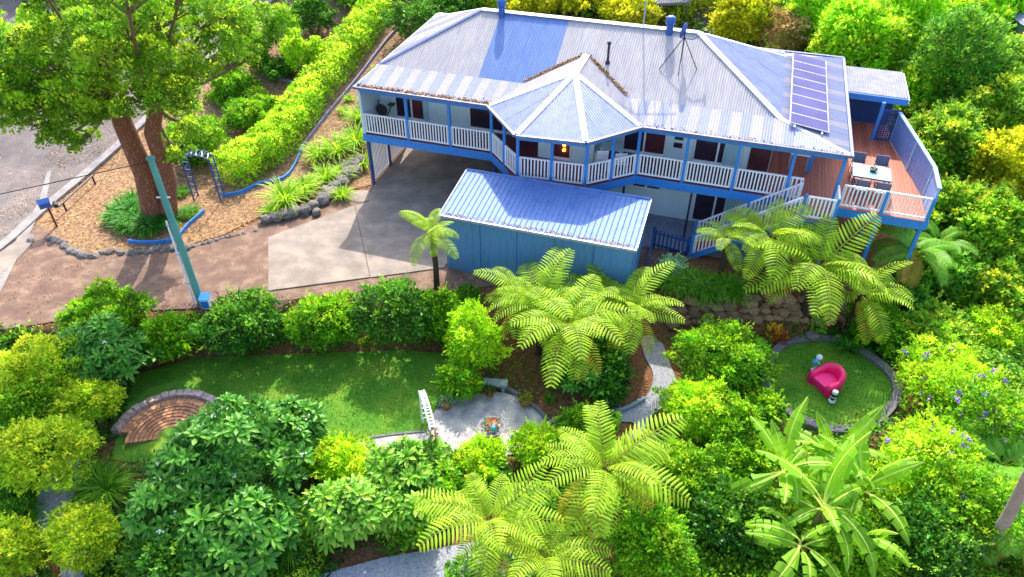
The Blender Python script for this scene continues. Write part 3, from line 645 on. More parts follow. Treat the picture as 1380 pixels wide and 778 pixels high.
# ------------------------------------------------------------------ foliage kit
def leafgeo(Pn, D, N, L, Wd, C, fold=.18, droop=0.0):
    """rhombic folded leaves; Pn base, D direction, N normal"""
    D = D / (np.linalg.norm(D, axis=1)[:, None] + 1e-9); Sd = np.cross(D, N); Sd /= np.linalg.norm(Sd, axis=1)[:, None] + 1e-9
    U = np.cross(Sd, D); L = L[:, None]; Wd = Wd[:, None]
    m = Pn + D * L * .5 ; t = Pn + D * L - U * L * (droop + .05)
    V = np.stack([Pn, m + Sd * Wd + U * Wd * fold, t, m - Sd * Wd + U * Wd * fold], 1).reshape(-1, 3)
    return V, np.repeat(C, 4, 0)
def finish(name, V, C, m):
    me = bpy.data.meshes.new(name); rawmesh(me, V, np.arange(len(V)).reshape(-1, 4), False); colattr(me, C); me.materials.append(m); return me
def sphere_dirs(n, r): d = r.normal(size=(n, 3)); return d / np.linalg.norm(d, axis=1)[:, None]
def foliage(blobs, dens, L, pal, seed=0, wr=.28, m=LEAF, up=.35, tipc=None, tipf=.25, blobvar=.18, low=-.55, name='foliage', shell=.3, maxn=60000, shoots=0):
    """blobs (k,5): x y z r rz ; leaves set in the outer shell of every blob, those inside neighbours dropped"""
    r = np.random.default_rng(seed); B = np.asarray(blobs, float); pal = np.array([lin(c) if isinstance(c, str) else c for c in pal])
    area = 4 * math.pi * B[:, 3] * (B[:, 3] + B[:, 4]) / 2; ns = (area * dens).astype(int) + 4
    if ns.sum() > maxn: ns = (ns * maxn / ns.sum()).astype(int) + 2
    idx = np.repeat(np.arange(len(B)), ns); n = len(idx); d = sphere_dirs(n, r)
    k = d[:, 2] < low; d[k, 2] *= -1
    rad = 1 - shell * r.random(n) ** 1.5 + r.normal(0, .05, n)
    ax = np.stack([B[idx, 3], B[idx, 3], B[idx, 4]], 1); Pn = B[idx, :3] + d * ax * rad[:, None]
    keep = np.ones(n, bool)
    for j in range(len(B)):
        q = (Pn - B[j, :3]) / np.array([B[j, 3], B[j, 3], B[j, 4]]); keep &= ~(((q ** 2).sum(1) < .42) & (idx != j))
    Pn, d, idx, rad = Pn[keep], d[keep], idx[keep], rad[keep]; n = len(Pn)
    D = d * .8 + r.normal(0, .55, (n, 3)) + np.array([0, 0, up]); N = d * .6 + r.normal(0, .45, (n, 3)) + np.array([0, 0, .5])
    bc = r.integers(0, len(pal), len(B)); lc = np.where(r.random(n) < .55, bc[idx], r.integers(0, len(pal), n))
    C = pal[lc] * (1 + r.normal(0, blobvar, len(B)))[idx][:, None] * r.uniform(.78, 1.22, (n, 1))
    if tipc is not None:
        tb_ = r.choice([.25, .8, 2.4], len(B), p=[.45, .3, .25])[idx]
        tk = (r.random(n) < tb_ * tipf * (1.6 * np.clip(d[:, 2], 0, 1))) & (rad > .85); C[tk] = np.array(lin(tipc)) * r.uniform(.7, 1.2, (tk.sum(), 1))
    Ls = L * r.uniform(.55, 1.5, n)
    C = C * np.array([1.48, 1.22, .95])
    if shoots:
        cen = B[:, :3].mean(0); j = r.choice(len(Pn), min(shoots, len(Pn)), replace=False); o_ = Pn[j]; dd = (o_ - cen) / (np.linalg.norm(o_ - cen, axis=1)[:, None] + 1e-6) + np.array([0, 0, .7]) + r.normal(0, .35, (len(j), 3)); dd /= np.linalg.norm(dd, axis=1)[:, None]
        ln = r.uniform(.15, .5, len(j)) * (L / .1) ** .8; q = 13; t = np.tile(np.linspace(.05, 1, q), len(j)); jj = np.repeat(np.arange(len(j)), q)
        P2 = o_[jj] + dd[jj] * (ln[jj] * t)[:, None] - np.array([0, 0, 1]) * (.25 * ln[jj] * t ** 2)[:, None]; D2 = dd[jj] * .6 + r.normal(0, .6, (len(jj), 3)); N2 = r.normal(0, .4, (len(jj), 3)) + np.array([0, 0, 1])
        C2 = C[j][jj] * r.uniform(.9, 1.25, (len(jj), 1)) * (1 / np.array([1.48, 1.22, .95])) * np.array([1.55, 1.3, .95]); L2 = L * r.uniform(.6, 1.1, len(jj)) * (1.1 - .4 * t)
        Pn = np.concatenate([Pn, P2]); D = np.concatenate([D, D2]); N = np.concatenate([N, N2]); C = np.concatenate([C, C2]); Ls = np.concatenate([Ls, L2])
    V, C = leafgeo(Pn, D, N, Ls, Ls * wr, np.clip(C, .004, .9))
    return finish(name, V, C, m)
def clumps(rx, ry, rzz, cr, n, seed, top=True, irr=.3, inner=3):
    r = np.random.default_rng(seed + 500); out = []
    g = (1 + 5 ** .5) / 2
    for i in range(n):
        z = 1 - (i + .5) / n * (1.45 if top else 2); a = 2 * math.pi * i / g + r.uniform(-.3, .3); q = math.sqrt(max(0, 1 - z*z))
        k = (1 + r.uniform(-irr, irr * .35)) * (.93 + .13 * math.sin(2*a + seed) + .09 * math.sin(3*a + seed*1.7)); c = cr * r.uniform(.5, 1.35)
        out.append(((rx - c) * q * math.cos(a) * k, (ry - c) * q * math.sin(a) * k, (rzz - c*.8) * z * k, c, c * r.uniform(.6, .95)))
    for _ in range(inner): out.append((r.uniform(-.3, .3) * rx, r.uniform(-.3, .3) * ry, r.uniform(-.3, .2) * rzz, min(rx, ry, rzz) * .7, min(rx, rzz) * .65))
    return out
# kind: leaf length, width ratio, leaves per square metre, clump radius as share of crown, clumps, palette, material, tip colour and share
K = {
 'dark':   dict(L=.115, wr=.3, dens=330, cf=.36, n=22, pal=['#2f6a1e', '#3c7a22', '#27581f', '#478a28'], m=GLOSS, tipc='#74b032', tipf=.25),
 'mid':    dict(L=.105, wr=.27, dens=340, cf=.34, n=24, pal=['#4b9018', '#5ea01c', '#3d7a1a', '#74b020'], m=LEAF, tipc='#90bc2c', tipf=.28),
 'bright': dict(L=.1, wr=.27, dens=360, cf=.34, n=24, pal=['#7cb81c', '#8ec824', '#629e1c', '#a0d02c'], m=LEAF, tipc='#b0d038', tipf=.28),
 'golden': dict(L=.1, wr=.26, dens=380, cf=.3, n=30, pal=['#88b424', '#7ca824', '#98bc2c', '#6c9c24'], m=LEAF, tipc='#bcd43c', tipf=.35),
 'camphor':dict(L=.17, wr=.24, dens=150, cf=.3, n=30, pal=['#4c8c1c', '#3a7a1e', '#5c9c20', '#2f6a1c'], m=LEAF, tipc='#84b02c', tipf=.25),
 'tree':   dict(L=.19, wr=.28, dens=120, cf=.25, n=44, pal=['#58942a', '#68a42a', '#4a8428', '#7cb02c'], m=LEAF, tipc='#a0b838', tipf=.28),
 'ytree':  dict(L=.19, wr=.28, dens=120, cf=.25, n=44, pal=['#94ac1c', '#a4bc20', '#809c1c', '#b4c428'], m=LEAF, tipc='#c8d03c', tipf=.25),
 'dtree':  dict(L=.18, wr=.22, dens=110, cf=.26, n=34, pal=['#3e8428', '#52942c', '#347428', '#68a434'], m=LEAF, tipc='#84b83c', tipf=.2),
 'btree':  dict(L=.19, wr=.3, dens=120, cf=.24, n=46, pal=['#70b81c', '#86cc24', '#5ca01c', '#9cd430'], m=LEAF, tipc='#c0e048', tipf=.3),
 'brown':  dict(L=.16, wr=.18, dens=70, cf=.3, n=24, pal=['#8c8450', '#a09468', '#74803c', '#9a8c74'], m=LEAF, tipc=None, tipf=0),
 'silver': dict(L=.06, wr=.4, dens=700, cf=.36, n=16, pal=['#8cb8a0', '#78a890', '#a0c8b0'], m=LEAF, tipc=None, tipf=0),
}
def stems(h, r_, n, seed, mt, parent, rt=.05, name='stem'):
    q = random.Random(seed); mb = MB()
    for i in range(n):
        a = q.uniform(0, 6.28); mb.tube([(math.cos(a)*.08, math.sin(a)*.08, -.15), (math.cos(a)*r_*.25, math.sin(a)*r_*.25, h*.5), (math.cos(a+.3)*r_*.6, math.sin(a+.3)*r_*.6, h)], [rt, rt*.7, rt*.3], 5)
    return [MB_split(mb)] if 0 else mb.build(name, mt, parent)
SEED = [11]
def shrub(px, py, hw, hh, kind, label, group=None, cat='shrub', name='shrub', base=None, depth=.95, hf=None, lift=0, flowers=None, mk=None):
    """px,py: middle of the crown in the photograph; hw,hh: half width and half height there"""
    SEED[0] += 1; sd_ = SEED[0]; k = dict(K[kind]); 
    if mk: k.update(mk)
    zc = 1.0
    for _ in range(30):
        x, y = P(px, py, zc); z0 = float(hgt(x, y)); dist = math.sqrt(x*x + y*y + (CH-zc)**2); mpp = dist / FPX / math.sqrt(1 + 0*hw)
        dep = y * C_ - (zc - CH) * S_; mpp = dep / FPX; rx = hw * mpp; ry = rx * depth; e_ = math.atan2(CH - zc, y)
        rz_ = math.sqrt(max((hh * mpp)**2 - (ry * math.sin(e_))**2, (.45*rx)**2)) / math.cos(e_); rz_ = min(rz_, rx*1.6) if hf is None else rx * hf
        zc = .5 * zc + .5 * (z0 + rz_ * .85 + lift)
    root = empty(name, (x, y, z0)); tag(root, label, cat, group)
    B = clumps(rx, ry, rz_, min(rx, rz_) * k['cf'] * 1.1, k['n'], sd_)
    rs = np.random.default_rng(sd_ + 900)
    for a, b, c, r1, r2 in list(B):
        for _ in range(3):
            d = sphere_dirs(1, rs)[0]; d[2] = abs(d[2]) if rs.random() < .75 else d[2]; q = r1 * rs.uniform(.22, .42)
            B.append((a + d[0]*r1*1.0, b + d[1]*r1*1.0, c + d[2]*r2*1.05, q, q * rs.uniform(.8, 1.3)))
    B = [(a, b, c + zc - z0, r1, r2) for a, b, c, r1, r2 in B]
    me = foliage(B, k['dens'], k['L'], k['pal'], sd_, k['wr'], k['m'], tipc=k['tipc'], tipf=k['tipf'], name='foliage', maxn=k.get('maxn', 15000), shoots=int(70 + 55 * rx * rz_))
    link('foliage', me, root)
    stems(max(.3, zc - z0), rx, 5 if rx < 2 else 7, sd_, GBARK, root, .035 + .02 * rx, name='stem')
    if flowers:
        r = np.random.default_rng(sd_); bb = np.array(B)
        for f_ in range(flowers[1]):
            j = r.integers(0, len(bb)); d = sphere_dirs(1, r)[0]; d[2] = abs(d[2]); d[1] = -abs(d[1]) * .6 if r.random() < .6 else d[1]
            p_ = bb[j, :3] + d * np.array([bb[j, 3], bb[j, 3], bb[j, 4]]) * 1.03; mb = MB()
            for _ in range(9): o_ = r.normal(0, .05, 3); mb.blob(p_ + o_, .035, int(r.integers(999)), 0, .2)
            mb.build('flower_cluster', flowers[0], root)
    return root, (x, y, z0, zc, rx, ry, rz_)

# ---- big tree at the upper left
tb = G(213, 297)
bt = empty('camphor_tree', tb); tag(bt, 'huge tree with twin reddish trunks and broad crown beside the road', 'tree')
def wl(px, py, z): x, y = P(px, py, z); return Vector((x - tb[0], y - tb[1], z - tb[2]))
tk = MB().tube([(-.15, .05, -.4), (-.1, .05, .3), wl(195, 235, 2.6), wl(165, 165, 5.4), wl(150, 110, 7.4), wl(130, 60, 9)], [.66, .5, .4, .34, .26, .16], 14).build('trunk', BARK, bt, smooth=True)
tk2 = MB().tube([(.55, .1, -.4), (.5, .1, .3), wl(226, 240, 2.5), wl(205, 180, 5), wl(215, 110, 7.4), wl(235, 50, 9.3)], [.52, .38, .32, .28, .22, .13], 14).build('trunk', BARK, bt, smooth=True)
crown_px = [(40, 110, 55, 8), (95, 55, 60, 9.3), (20, 40, 60, 9), (150, 90, 62, 9), (200, 40, 60, 9.8), (130, 5, 70, 11), (230, 100, 50, 8.4), (190, 135, 40, 7.6), (270, 45, 50, 9.3), (320, 40, 34, 8.6), (255, 165, 40, 5.2),
            (70, 130, 50, 7.4), (110, 120, 48, 8), (210, 5, 60, 11), (290, 5, 46, 10.4), (60, -20, 70, 11), (75, 185, 26, 6), (235, 200, 30, 3.8), (140, 150, 26, 7), (5, 135, 34, 7.2), (305, 90, 26, 7), (100, 195, 18, 5.6), (160, -40, 90, 13), (30, -60, 80, 13), (250, -50, 70, 12.5), (60, 78, 45, 8.8), (160, 50, 50, 10), (345, 20, 26, 8.6), (35, 95, 40, 8.2), (-40, 60, 60, 9), (-60, 110, 50, 8), (240, 125, 34, 7), (30, 120, 44, 7.6), (0, 90, 50, 8.4), (55, 150, 30, 6.8), (20, 70, 50, 9), (85, 20, 60, 10), (120, 155, 26, 6.6), (100, 90, 44, 8.2), (170, 110, 36, 8), (210, 120, 30, 7.6), (135, 60, 44, 10.4), (185, 80, 44, 9.6), (225, 70, 44, 9.6), (165, 20, 50, 11), (130, 95, 40, 9), (300, 65, 36, 8.6), (330, 75, 26, 7.8), (325, 15, 34, 9.6), (265, 90, 36, 8.2), (85, 165, 26, 6.4), (30, 145, 34, 7), (60, 170, 26, 6.2), (110, 185, 24, 5.8), (15, 160, 30, 6.8), (95, 140, 34, 7), (250, 140, 24, 6.4)]
B = []; r_ = np.random.default_rng(5); limb = MB()
for px, py, rp, z in crown_px:
    c = wl(px, py, z); dep = (c.y + tb[1]) * C_ - (z - CH) * S_; rr = rp * dep / FPX
    for _ in range(9):
        d = sphere_dirs(1, r_)[0]; d[2] *= .55; q = r_.uniform(.22, .4) * rr
        B.append((c.x + d[0]*(rr-q), c.y + d[1]*(rr-q), c.z + d[2]*(rr-q), q, q * .72))
    a_ = wl(195, 130, 6.3) if px > 150 else wl(150, 120, 7); mid = a_.lerp(c, .5) - Vector((0, 0, .35)); limb.tube([a_, mid, c - Vector((0, 0, .2))], [.1, .06, .03], 6)
    for _ in range(4):
        d = sphere_dirs(1, r_)[0] * rr * .8; limb.tube([mid.lerp(c, .6), Vector((c.x + d[0], c.y + d[1], c.z + d[2]*.5))], [.05, .015], 4)
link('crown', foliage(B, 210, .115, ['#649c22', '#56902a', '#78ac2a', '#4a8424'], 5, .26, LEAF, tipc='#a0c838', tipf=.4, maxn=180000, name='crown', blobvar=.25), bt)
limb.build('limbs', GBARK, bt)['kind'] = 'stuff'

# ---- shrubs (middle x, y, half width, half height)
S = [
 (322, 440, 66, 52, 'dark', 'dense dark glossy shrub right of the pole foot', 'shrubs along the lawn'),
 (436, 438, 46, 42, 'mid', 'lighter green shrub between the two dark glossy shrubs', 'shrubs along the lawn'),
 (530, 424, 55, 52, 'dark', 'dark glossy shrub below the slab corner, left of the lone tree fern', 'shrubs along the lawn'),
 (597, 425, 30, 38, 'mid', 'upright green shrub at the foot of the lone tree fern', 'shrubs along the lawn'),
 (640, 462, 42, 48, 'bright', 'pale yellow green shrub at the right end of the lawn', 'shrubs along the lawn'),
 (620, 512, 30, 28, 'mid', 'fine leaved low shrub at the lawn corner above the patio', 'shrubs along the lawn'),
 (140, 428, 62, 34, 'mid', 'feathery light green shrub at the edge of the gravel driveway', 'shrubs along the lawn'),
 (225, 458, 36, 36, 'mid', 'small round shrub left of the dark glossy shrub by the pole', 'shrubs along the lawn'),
 (20, 462, 36, 28, 'dark', 'dark shrub at the left edge below the driveway', 'shrubs along the lawn'),
 (974, 482, 68, 40, 'mid', 'broad domed shrub below the stone retaining wall', None),
 (938, 552, 54, 36, 'bright', 'left half of the big clipped mound beside the gravel path', None),
 (985, 570, 50, 44, 'mid', 'darker rounded shrub beside the big clipped mound', None),
 (1030, 550, 32, 22, 'mid', 'low clipped shrub at the left rim of the round lawn', None),
 (648, 622, 38, 34, 'bright', 'round clipped ball shrub below the gravel patio', None),
 (722, 602, 38, 20, 'bright', 'low clipped hedge shrub right of the ball shrub', None),
 (790, 574, 40, 14, 'mid', 'narrow low hedge along the near side of the gravel path', None),
 (460, 625, 44, 36, 'bright', 'fine leaved yellow green shrub below the lawn end', None),
 (826, 500, 22, 32, 'dark', 'dark shrub at the bend of the gravel path', None),
 (905, 360, 24, 18, 'silver', 'small rounded silver blue shrub inside the picket fence', None),
 (780, 470, 50, 46, 'dark', 'dark shrub under the middle tree ferns', None),
 (346, 152, 42, 26, 'mid', 'low spreading shrub in the bed left of the long hedge', None),
 (378, 45, 26, 38, 'mid', 'upright conifer like shrub near the road, left of the hedge top', 'upright conifers near the road'),
 (345, 72, 22, 28, 'mid', 'small upright conifer beneath the big tree limb', 'upright conifers near the road'),
 (400, 75, 22, 34, 'bright', 'upright bright conifer beside the grey timber edging', 'upright conifers near the road'),
 (425, 78, 17, 28, 'bright', 'slimmer bright conifer nearest the long hedge', 'upright conifers near the road'),
 (375, 95, 26, 16, 'dark', 'low dark shrub behind the grey timber edging', None),
 (420, 25, 34, 26, 'dark', 'dark shrub at the top beside the long hedge', None),
 (262, 190, 44, 34, 'mid', 'green shrub behind the metal arch', None),
 (246, 205, 26, 30, 'dark', 'dark shrub between the tree trunk and the metal arch', None),
 (310, 112, 30, 22, 'mid', 'shrub under the right edge of the big crown', None),
 (300, 130, 18, 14, 'mid', 'small low shrub beneath the big crown near the mulch path', None),
 (555, 30, 40, 34, 'dark', 'dark shrub behind the left end of the roof', 'shrubs behind the house'),
 (600, 8, 50, 22, 'dark', 'dark shrub at the top behind the left roof hip', 'shrubs behind the house'),
 (690, 2, 46, 20, 'ytree', 'olive green shrub behind the left flue', 'shrubs behind the house'),
 (770, 2, 50, 24, 'ytree', 'yellowish shrub behind the middle of the roof ridge', 'shrubs behind the house'),
 (850, 18, 40, 26, 'ytree', 'yellow green shrub behind the television aerial', 'shrubs behind the house'),
 (250, 725, 90, 46, 'dark', 'low dark shrub mass at the lower left below the frangipani', None),
 (40, 610, 50, 40, 'mid', 'shaded green shrub at the left edge between the golden ones', None),
 (45, 560, 50, 50, 'mid', 'green shrub behind the golden shrubs at the left edge', None),
 (1330, 445, 50, 40, 'bright', 'yellow tipped shrub at the right edge above the flowering mass', None),
 
 (930, 640, 60, 50, 'mid', 'leafy green shrub right of the front tree ferns', None),
 (985, 700, 60, 46, 'dark', 'dark green shrub left of the banana plants', None),
 (880, 735, 60, 36, 'mid', 'green shrub at the bottom between tree ferns and banana plants', None),
 (600, 655, 34, 26, 'mid', 'green shrub left of the clipped ball shrub', None),
 (1180, 440, 50, 34, 'mid', 'green shrub right of the fern fronds below the dining deck', None),
 (1215, 400, 40, 36, 'dark', 'dark shrub near the foot of the dining deck posts', None),
 (1010, 620, 44, 30, 'mid', 'leafy shrub behind the banana plants', None),
 (820, 530, 24, 16, 'dark', 'low dark plant beside the small white ornament', None),
 (1150, 745, 60, 34, 'mid', 'green shrub at the bottom edge right of the banana plants', None),
 (1250, 735, 66, 42, 'dark', 'dark shrub at the bottom below the palm', None),
 (560, 700, 40, 30, 'mid', 'low shrub below the second frangipani', None),
]
for px, py, hw, hh, kind, lb, gp in S:
    shrub(px, py, hw, hh, kind, lb, gp, cat='shrub', name='shrub')
# golden leaved shrubs
for px, py, hw, hh, lb in [(62, 500, 70, 50, 'golden green shrub at the left edge, uppermost of the golden ones'), (115, 545, 46, 34, 'golden shrub reaching over the grey path near the brick seat'), (70, 612, 72, 44, 'brightest golden shrub in the middle of the left edge'),
                       (112, 728, 52, 34, 'golden shrub over the lower end of the grey path'), (14, 745, 50, 44, 'golden shrub in the bottom left corner')]:
    shrub(px, py, hw, hh, 'golden', lb, 'golden leaved shrubs', name='golden_shrub', lift=.7)
# flowering mass on the right, kept as several shrubs that touch
for i, (px, py, hw, hh, kd, lb) in enumerate([(1276, 522, 78, 54, 'bright', 'top of the sprawling purple flowered shrub right of the round lawn'), (1254, 628, 84, 60, 'bright', 'purple flowered shrub mass right of the banana plants'), (1325, 560, 64, 64, 'mid', 'purple flowered shrub at the right edge'), (1285, 680, 80, 48, 'mid', 'lower shaded part of the purple flowered shrubs above the palm')]):
    shrub(px, py, hw, hh, kd, lb, 'purple flowered shrubs', name='flowering_shrub', flowers=(PURP, 24 if i < 3 else 8))
# trees on the right and behind
T = [
 (1290, 95, 66, 80, 'dtree', 'dark conical tree with feathery foliage at the upper right', 1),
 (1150, 60, 60, 60, 'btree', 'bright green tree behind the solar panels', 1),
 (1215, 30, 60, 60, 'btree', 'bright lime green tree at the top right of centre', 1),
 (1330, 20, 70, 50, 'btree', 'bright tree at the very top right', 1),
 (1095, 30, 40, 45, 'btree', 'lime tree left of the tallest bright tree behind the roof end', 1),
 (1000, 25, 40, 40, 'ytree', 'yellow green tree behind the right ridge end', 1),
 (1058, 45, 34, 34, 'brown', 'dry twiggy brown shrub behind the right roof', 1),
 (1160, 65, 44, 34, 'ytree', 'olive yellow tree just behind the annex roof', 1),
 (1330, 140, 76, 60, 'tree', 'broad green tree right of the dark conical tree', 1),
 (1270, 200, 60, 56, 'tree', 'green tree close beside the louvred screen', 1),
 (1340, 225, 70, 56, 'ytree', 'yellow tipped tree at the right edge level with the dining deck', 1),
 (1290, 290, 66, 52, 'tree', 'glossy tree just right of the dining deck corner', 1),
 (1345, 320, 60, 54, 'tree', 'green tree at the right edge below the deck', 1),
 (1330, 390, 62, 50, 'tree', 'tree with orange tipped shoots at the right edge', 1),
 (1270, 370, 44, 40, 'dtree', 'dark tree right of the deck posts', 1),
 (1260, 455, 52, 42, 'tree', 'leafy green tree above the purple flowered shrubs', 1),
 (1235, 120, 36, 40, 'btree', 'slim bright tree just right of the annex roof', 1),
 (1380, 90, 50, 40, 'tree', 'tree cut by the right edge near the top', 1),
 (720, -22, 60, 26, 'ytree', 'yellow tree above the left flue at the top edge', 1),
 (640, -14, 60, 30, 'tree', 'green tree above the left roof hip at the top edge', 1),
 (480, -12, 40, 24, 'tree', 'green tree above the far end of the hedge', 1),
]
for px, py, hw, hh, kd, lb, _ in T:
    shrub(px, py, hw, hh, kd, lb, 'trees around the house', cat='tree', name='tree', mk=dict(maxn=22000))
r_ = random.Random(9)
FARL = ['dark crowned far tree', 'rounded mid green far tree', 'pale green far tree']
for i in range(26):
    px = -60 + i * 62 + r_.uniform(-12, 12)
    if 250 < px < 420: continue
    lb = ['tree standing just beyond the top edge of the view, behind the yard trees'][0]
    shrub(px, -60 - r_.uniform(0, 45), r_.uniform(50, 70), 46, r_.choice(['tree', 'btree', 'ytree', 'dtree']), lb, 'far trees beyond the yard', cat='tree', name='tree', mk=dict(maxn=3500, L=.4))
# ---- clipped hedge
def hedge(pts, w_, h_, dens, L, pal, label, tipc):
    base = [G(*p) for p in smooth_poly(pts, 6, False)]; B = []; r = np.random.default_rng(2); o = base[0]
    for i in range(len(base) - 1):
        a, b = Vector(base[i]), Vector(base[i+1]); n_ = max(1, int((b-a).length / .38)); d = (b-a).normalized(); nn = Vector((-d.y, d.x, 0))
        for k_ in range(n_):
            p_ = a.lerp(b, k_ / n_)
            for j in (-1, 0, 1):
                for hz in (.3, h_ - .3): q = p_ + nn * (j * (w_ / 2 - .3) + r.normal(0, .05)); B.append((q.x - o[0], q.y - o[1], q.z - o[2] + hz + r.normal(0, .05), .4 + r.uniform(-.05, .07), .38))
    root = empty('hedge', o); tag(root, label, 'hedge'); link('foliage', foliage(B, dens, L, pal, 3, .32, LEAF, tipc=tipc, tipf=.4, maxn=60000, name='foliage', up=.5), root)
    mb = MB()
    for i in range(0, len(base), 2): p_ = Vector(base[i]) - Vector(o); mb.tube([p_ - Vector((0, 0, .2)), p_ + Vector((.05, 0, h_ * .7))], [.04, .02], 5)
    mb.build('stems', GBARK, root)['kind'] = 'stuff'
hedge([(315, 246), (345, 228), (372, 208), (398, 175), (425, 138), (455, 100), (482, 66), (502, 36), (520, 6)], 1.5, 1.35, 330, .11, ['#6cac20', '#84bc2c', '#589820', '#98c834'], 'long bright green clipped hedge running up beside the house', '#b8d848')

ORD = ['first', 'second', 'third', 'fourth', 'fifth', 'sixth', 'seventh', 'eighth', 'ninth', 'tenth', 'eleventh', 'twelfth', 'thirteenth', 'fourteenth', 'fifteenth', 'sixteenth', 'seventeenth', 'eighteenth', 'nineteenth', 'twentieth']
ORD += ['twenty ' + q for q in ORD[:9]] + ['thirtieth'] + ['thirty ' + q for q in ORD[:9]] + ['fortieth']
# ---- strappy clumps
def strap_mesh(n, L, w_, arch, pal, seed, m=LEAF):
    r = np.random.default_rng(seed); V = []; C = []; pal = [np.array(lin(c)) for c in pal]
    for i in range(n):
        a = r.uniform(0, 6.283); l = L * r.uniform(.6, 1.15); e0 = r.uniform(.7, 1.45); sg = 4; p_ = np.array([math.cos(a)*.06, math.sin(a)*.06, 0.0]) * r.uniform(0, 2); c = pal[r.integers(len(pal))] * r.uniform(.7, 1.3)
        side = np.array([-math.sin(a), math.cos(a), 0]) * w_ * .5; prev = p_; pw = .7
        for s_ in range(sg):
            el = e0 - arch * (s_ / sg) ** 1.3 * 1.6; d = np.array([math.cos(a) * math.cos(el), math.sin(a) * math.cos(el), math.sin(el)]); nx_ = prev + d * l / sg; nw = [1, .95, .6, .06][s_]
            V += [prev - side*pw, prev + side*pw, nx_ + side*nw, nx_ - side*nw]; C += [c] * 4; prev = nx_; pw = nw
    return finish('blades', np.array(V), np.array(C), m)
STR = {'green': [strap_mesh(130, .8, .035, 1.2, ['#5c9820', '#74b028', '#4c8420'], s_) for s_ in (1, 2)],
       'lime': [strap_mesh(140, .8, .035, 1.1, ['#98c424', '#b0d034', '#80b020'], s_) for s_ in (3, 4)],
       'dark': [strap_mesh(130, .7, .045, 1.1, ['#4c9428', '#5ca430', '#3c8024'], s_) for s_ in (5, 6)],
       'fine': [strap_mesh(320, 1.15, .022, 1.3, ['#4c8c20', '#66a428', '#84b830'], s_) for s_ in (7, 8)]}
def strappy(px, py, kind, s_, label, group=None, name='strappy_plant', cat='grassy plant'):
    x, y, z = G(px, py); SEED[0] += 1
    root = empty(name, (x, y, z)); tag(root, label, cat, group); link('blades', STR[kind][SEED[0] % 2], root, (0, 0, 0), (0, 0, SEED[0] * 1.7), s_)
r_ = random.Random(4)
strappy(147, 668, 'fine', 1.15, 'large fine leaved grassy clump left of the big frangipani')
strappy(128, 650, 'fine', .8, 'smaller fine grassy clump behind the large one near the grey path')
strappy(395, 730, 'fine', 1.15, 'arching grassy clump at the bottom below the big frangipani')
strappy(800, 522, 'fine', 1.0, 'arching grassy clump in the mulch bed above the gravel path')
strappy(580, 648, 'fine', .8, 'arching grassy clump right of the second frangipani')
strappy(740, 540, 'green', .4, 'tiny strappy plant in the mulch beside the patio')
for px, py, s_, lb in [(386, 276, 1.25, 'variegated lime strappy clump above the rock wall, leftmost of the row'), (412, 262, 1.0, 'lime strappy clump second from the left above the rock wall'), (440, 245, .9, 'lime clump in the middle above the rock wall'), (462, 240, .8, 'lime clump in front of the boulders'),
                   (455, 210, 1.2, 'tall lime clump behind the boulders'), (480, 198, 1.2, 'tall lime clump near the verandah corner post'), (430, 215, 1.0, 'lime clump beside the mulch path, behind the boulders'), (485, 165, 1.0, 'lime clump against the end wall of the verandah'), (462, 268, .7, 'small lime clump at the foot of the rock wall'), (370, 290, .7, 'small lime clump at the left end of the rock wall'), (489, 225, .8, 'lime clump beside the verandah corner support')]:
    strappy(px, py, 'lime', s_ * 1.5, lb, 'lime strappy plants above the rock wall')
for i in range(26):
    a = r_.uniform(0, 6.28); px = 195 + 44 * math.cos(a) * r_.uniform(.3, 1); py = 300 + 24 * math.sin(a) * r_.uniform(.3, 1)
    if 195 < px < 240 and py < 295: continue
    strappy(px, py, 'dark', 1.3, 'green strappy plant in the edged bed round the big tree trunks', 'strappy plants round the big tree')
for i in range(8): strappy(248 + r_.uniform(-12, 14), 262 + r_.uniform(-6, 34), 'green', .7, 'light green strappy plant between the big tree and the metal arch', 'strappy plants beside the metal arch')
for i in range(16): strappy(895 + i * 6.5 + r_.uniform(-3, 3), 392 + r_.uniform(-8, 14), 'green', 1.15, 'arching strappy plant above the stone retaining wall, %s from the left of the row' % ORD[i], 'strappy plants above the stone wall')
for i in range(10): strappy(1145 + r_.uniform(-18, 40), 462 + r_.uniform(-10, 14), 'dark', 1.0, 'dark strappy plant in the bed behind the round lawn', 'strappy plants behind the round lawn')
for i in range(9): strappy(470 + r_.uniform(-20, 40), 120 + r_.uniform(-30, 40), 'lime', .6, 'low lime tuft between the mulch path and the house end', 'lime tufts beside the house end')
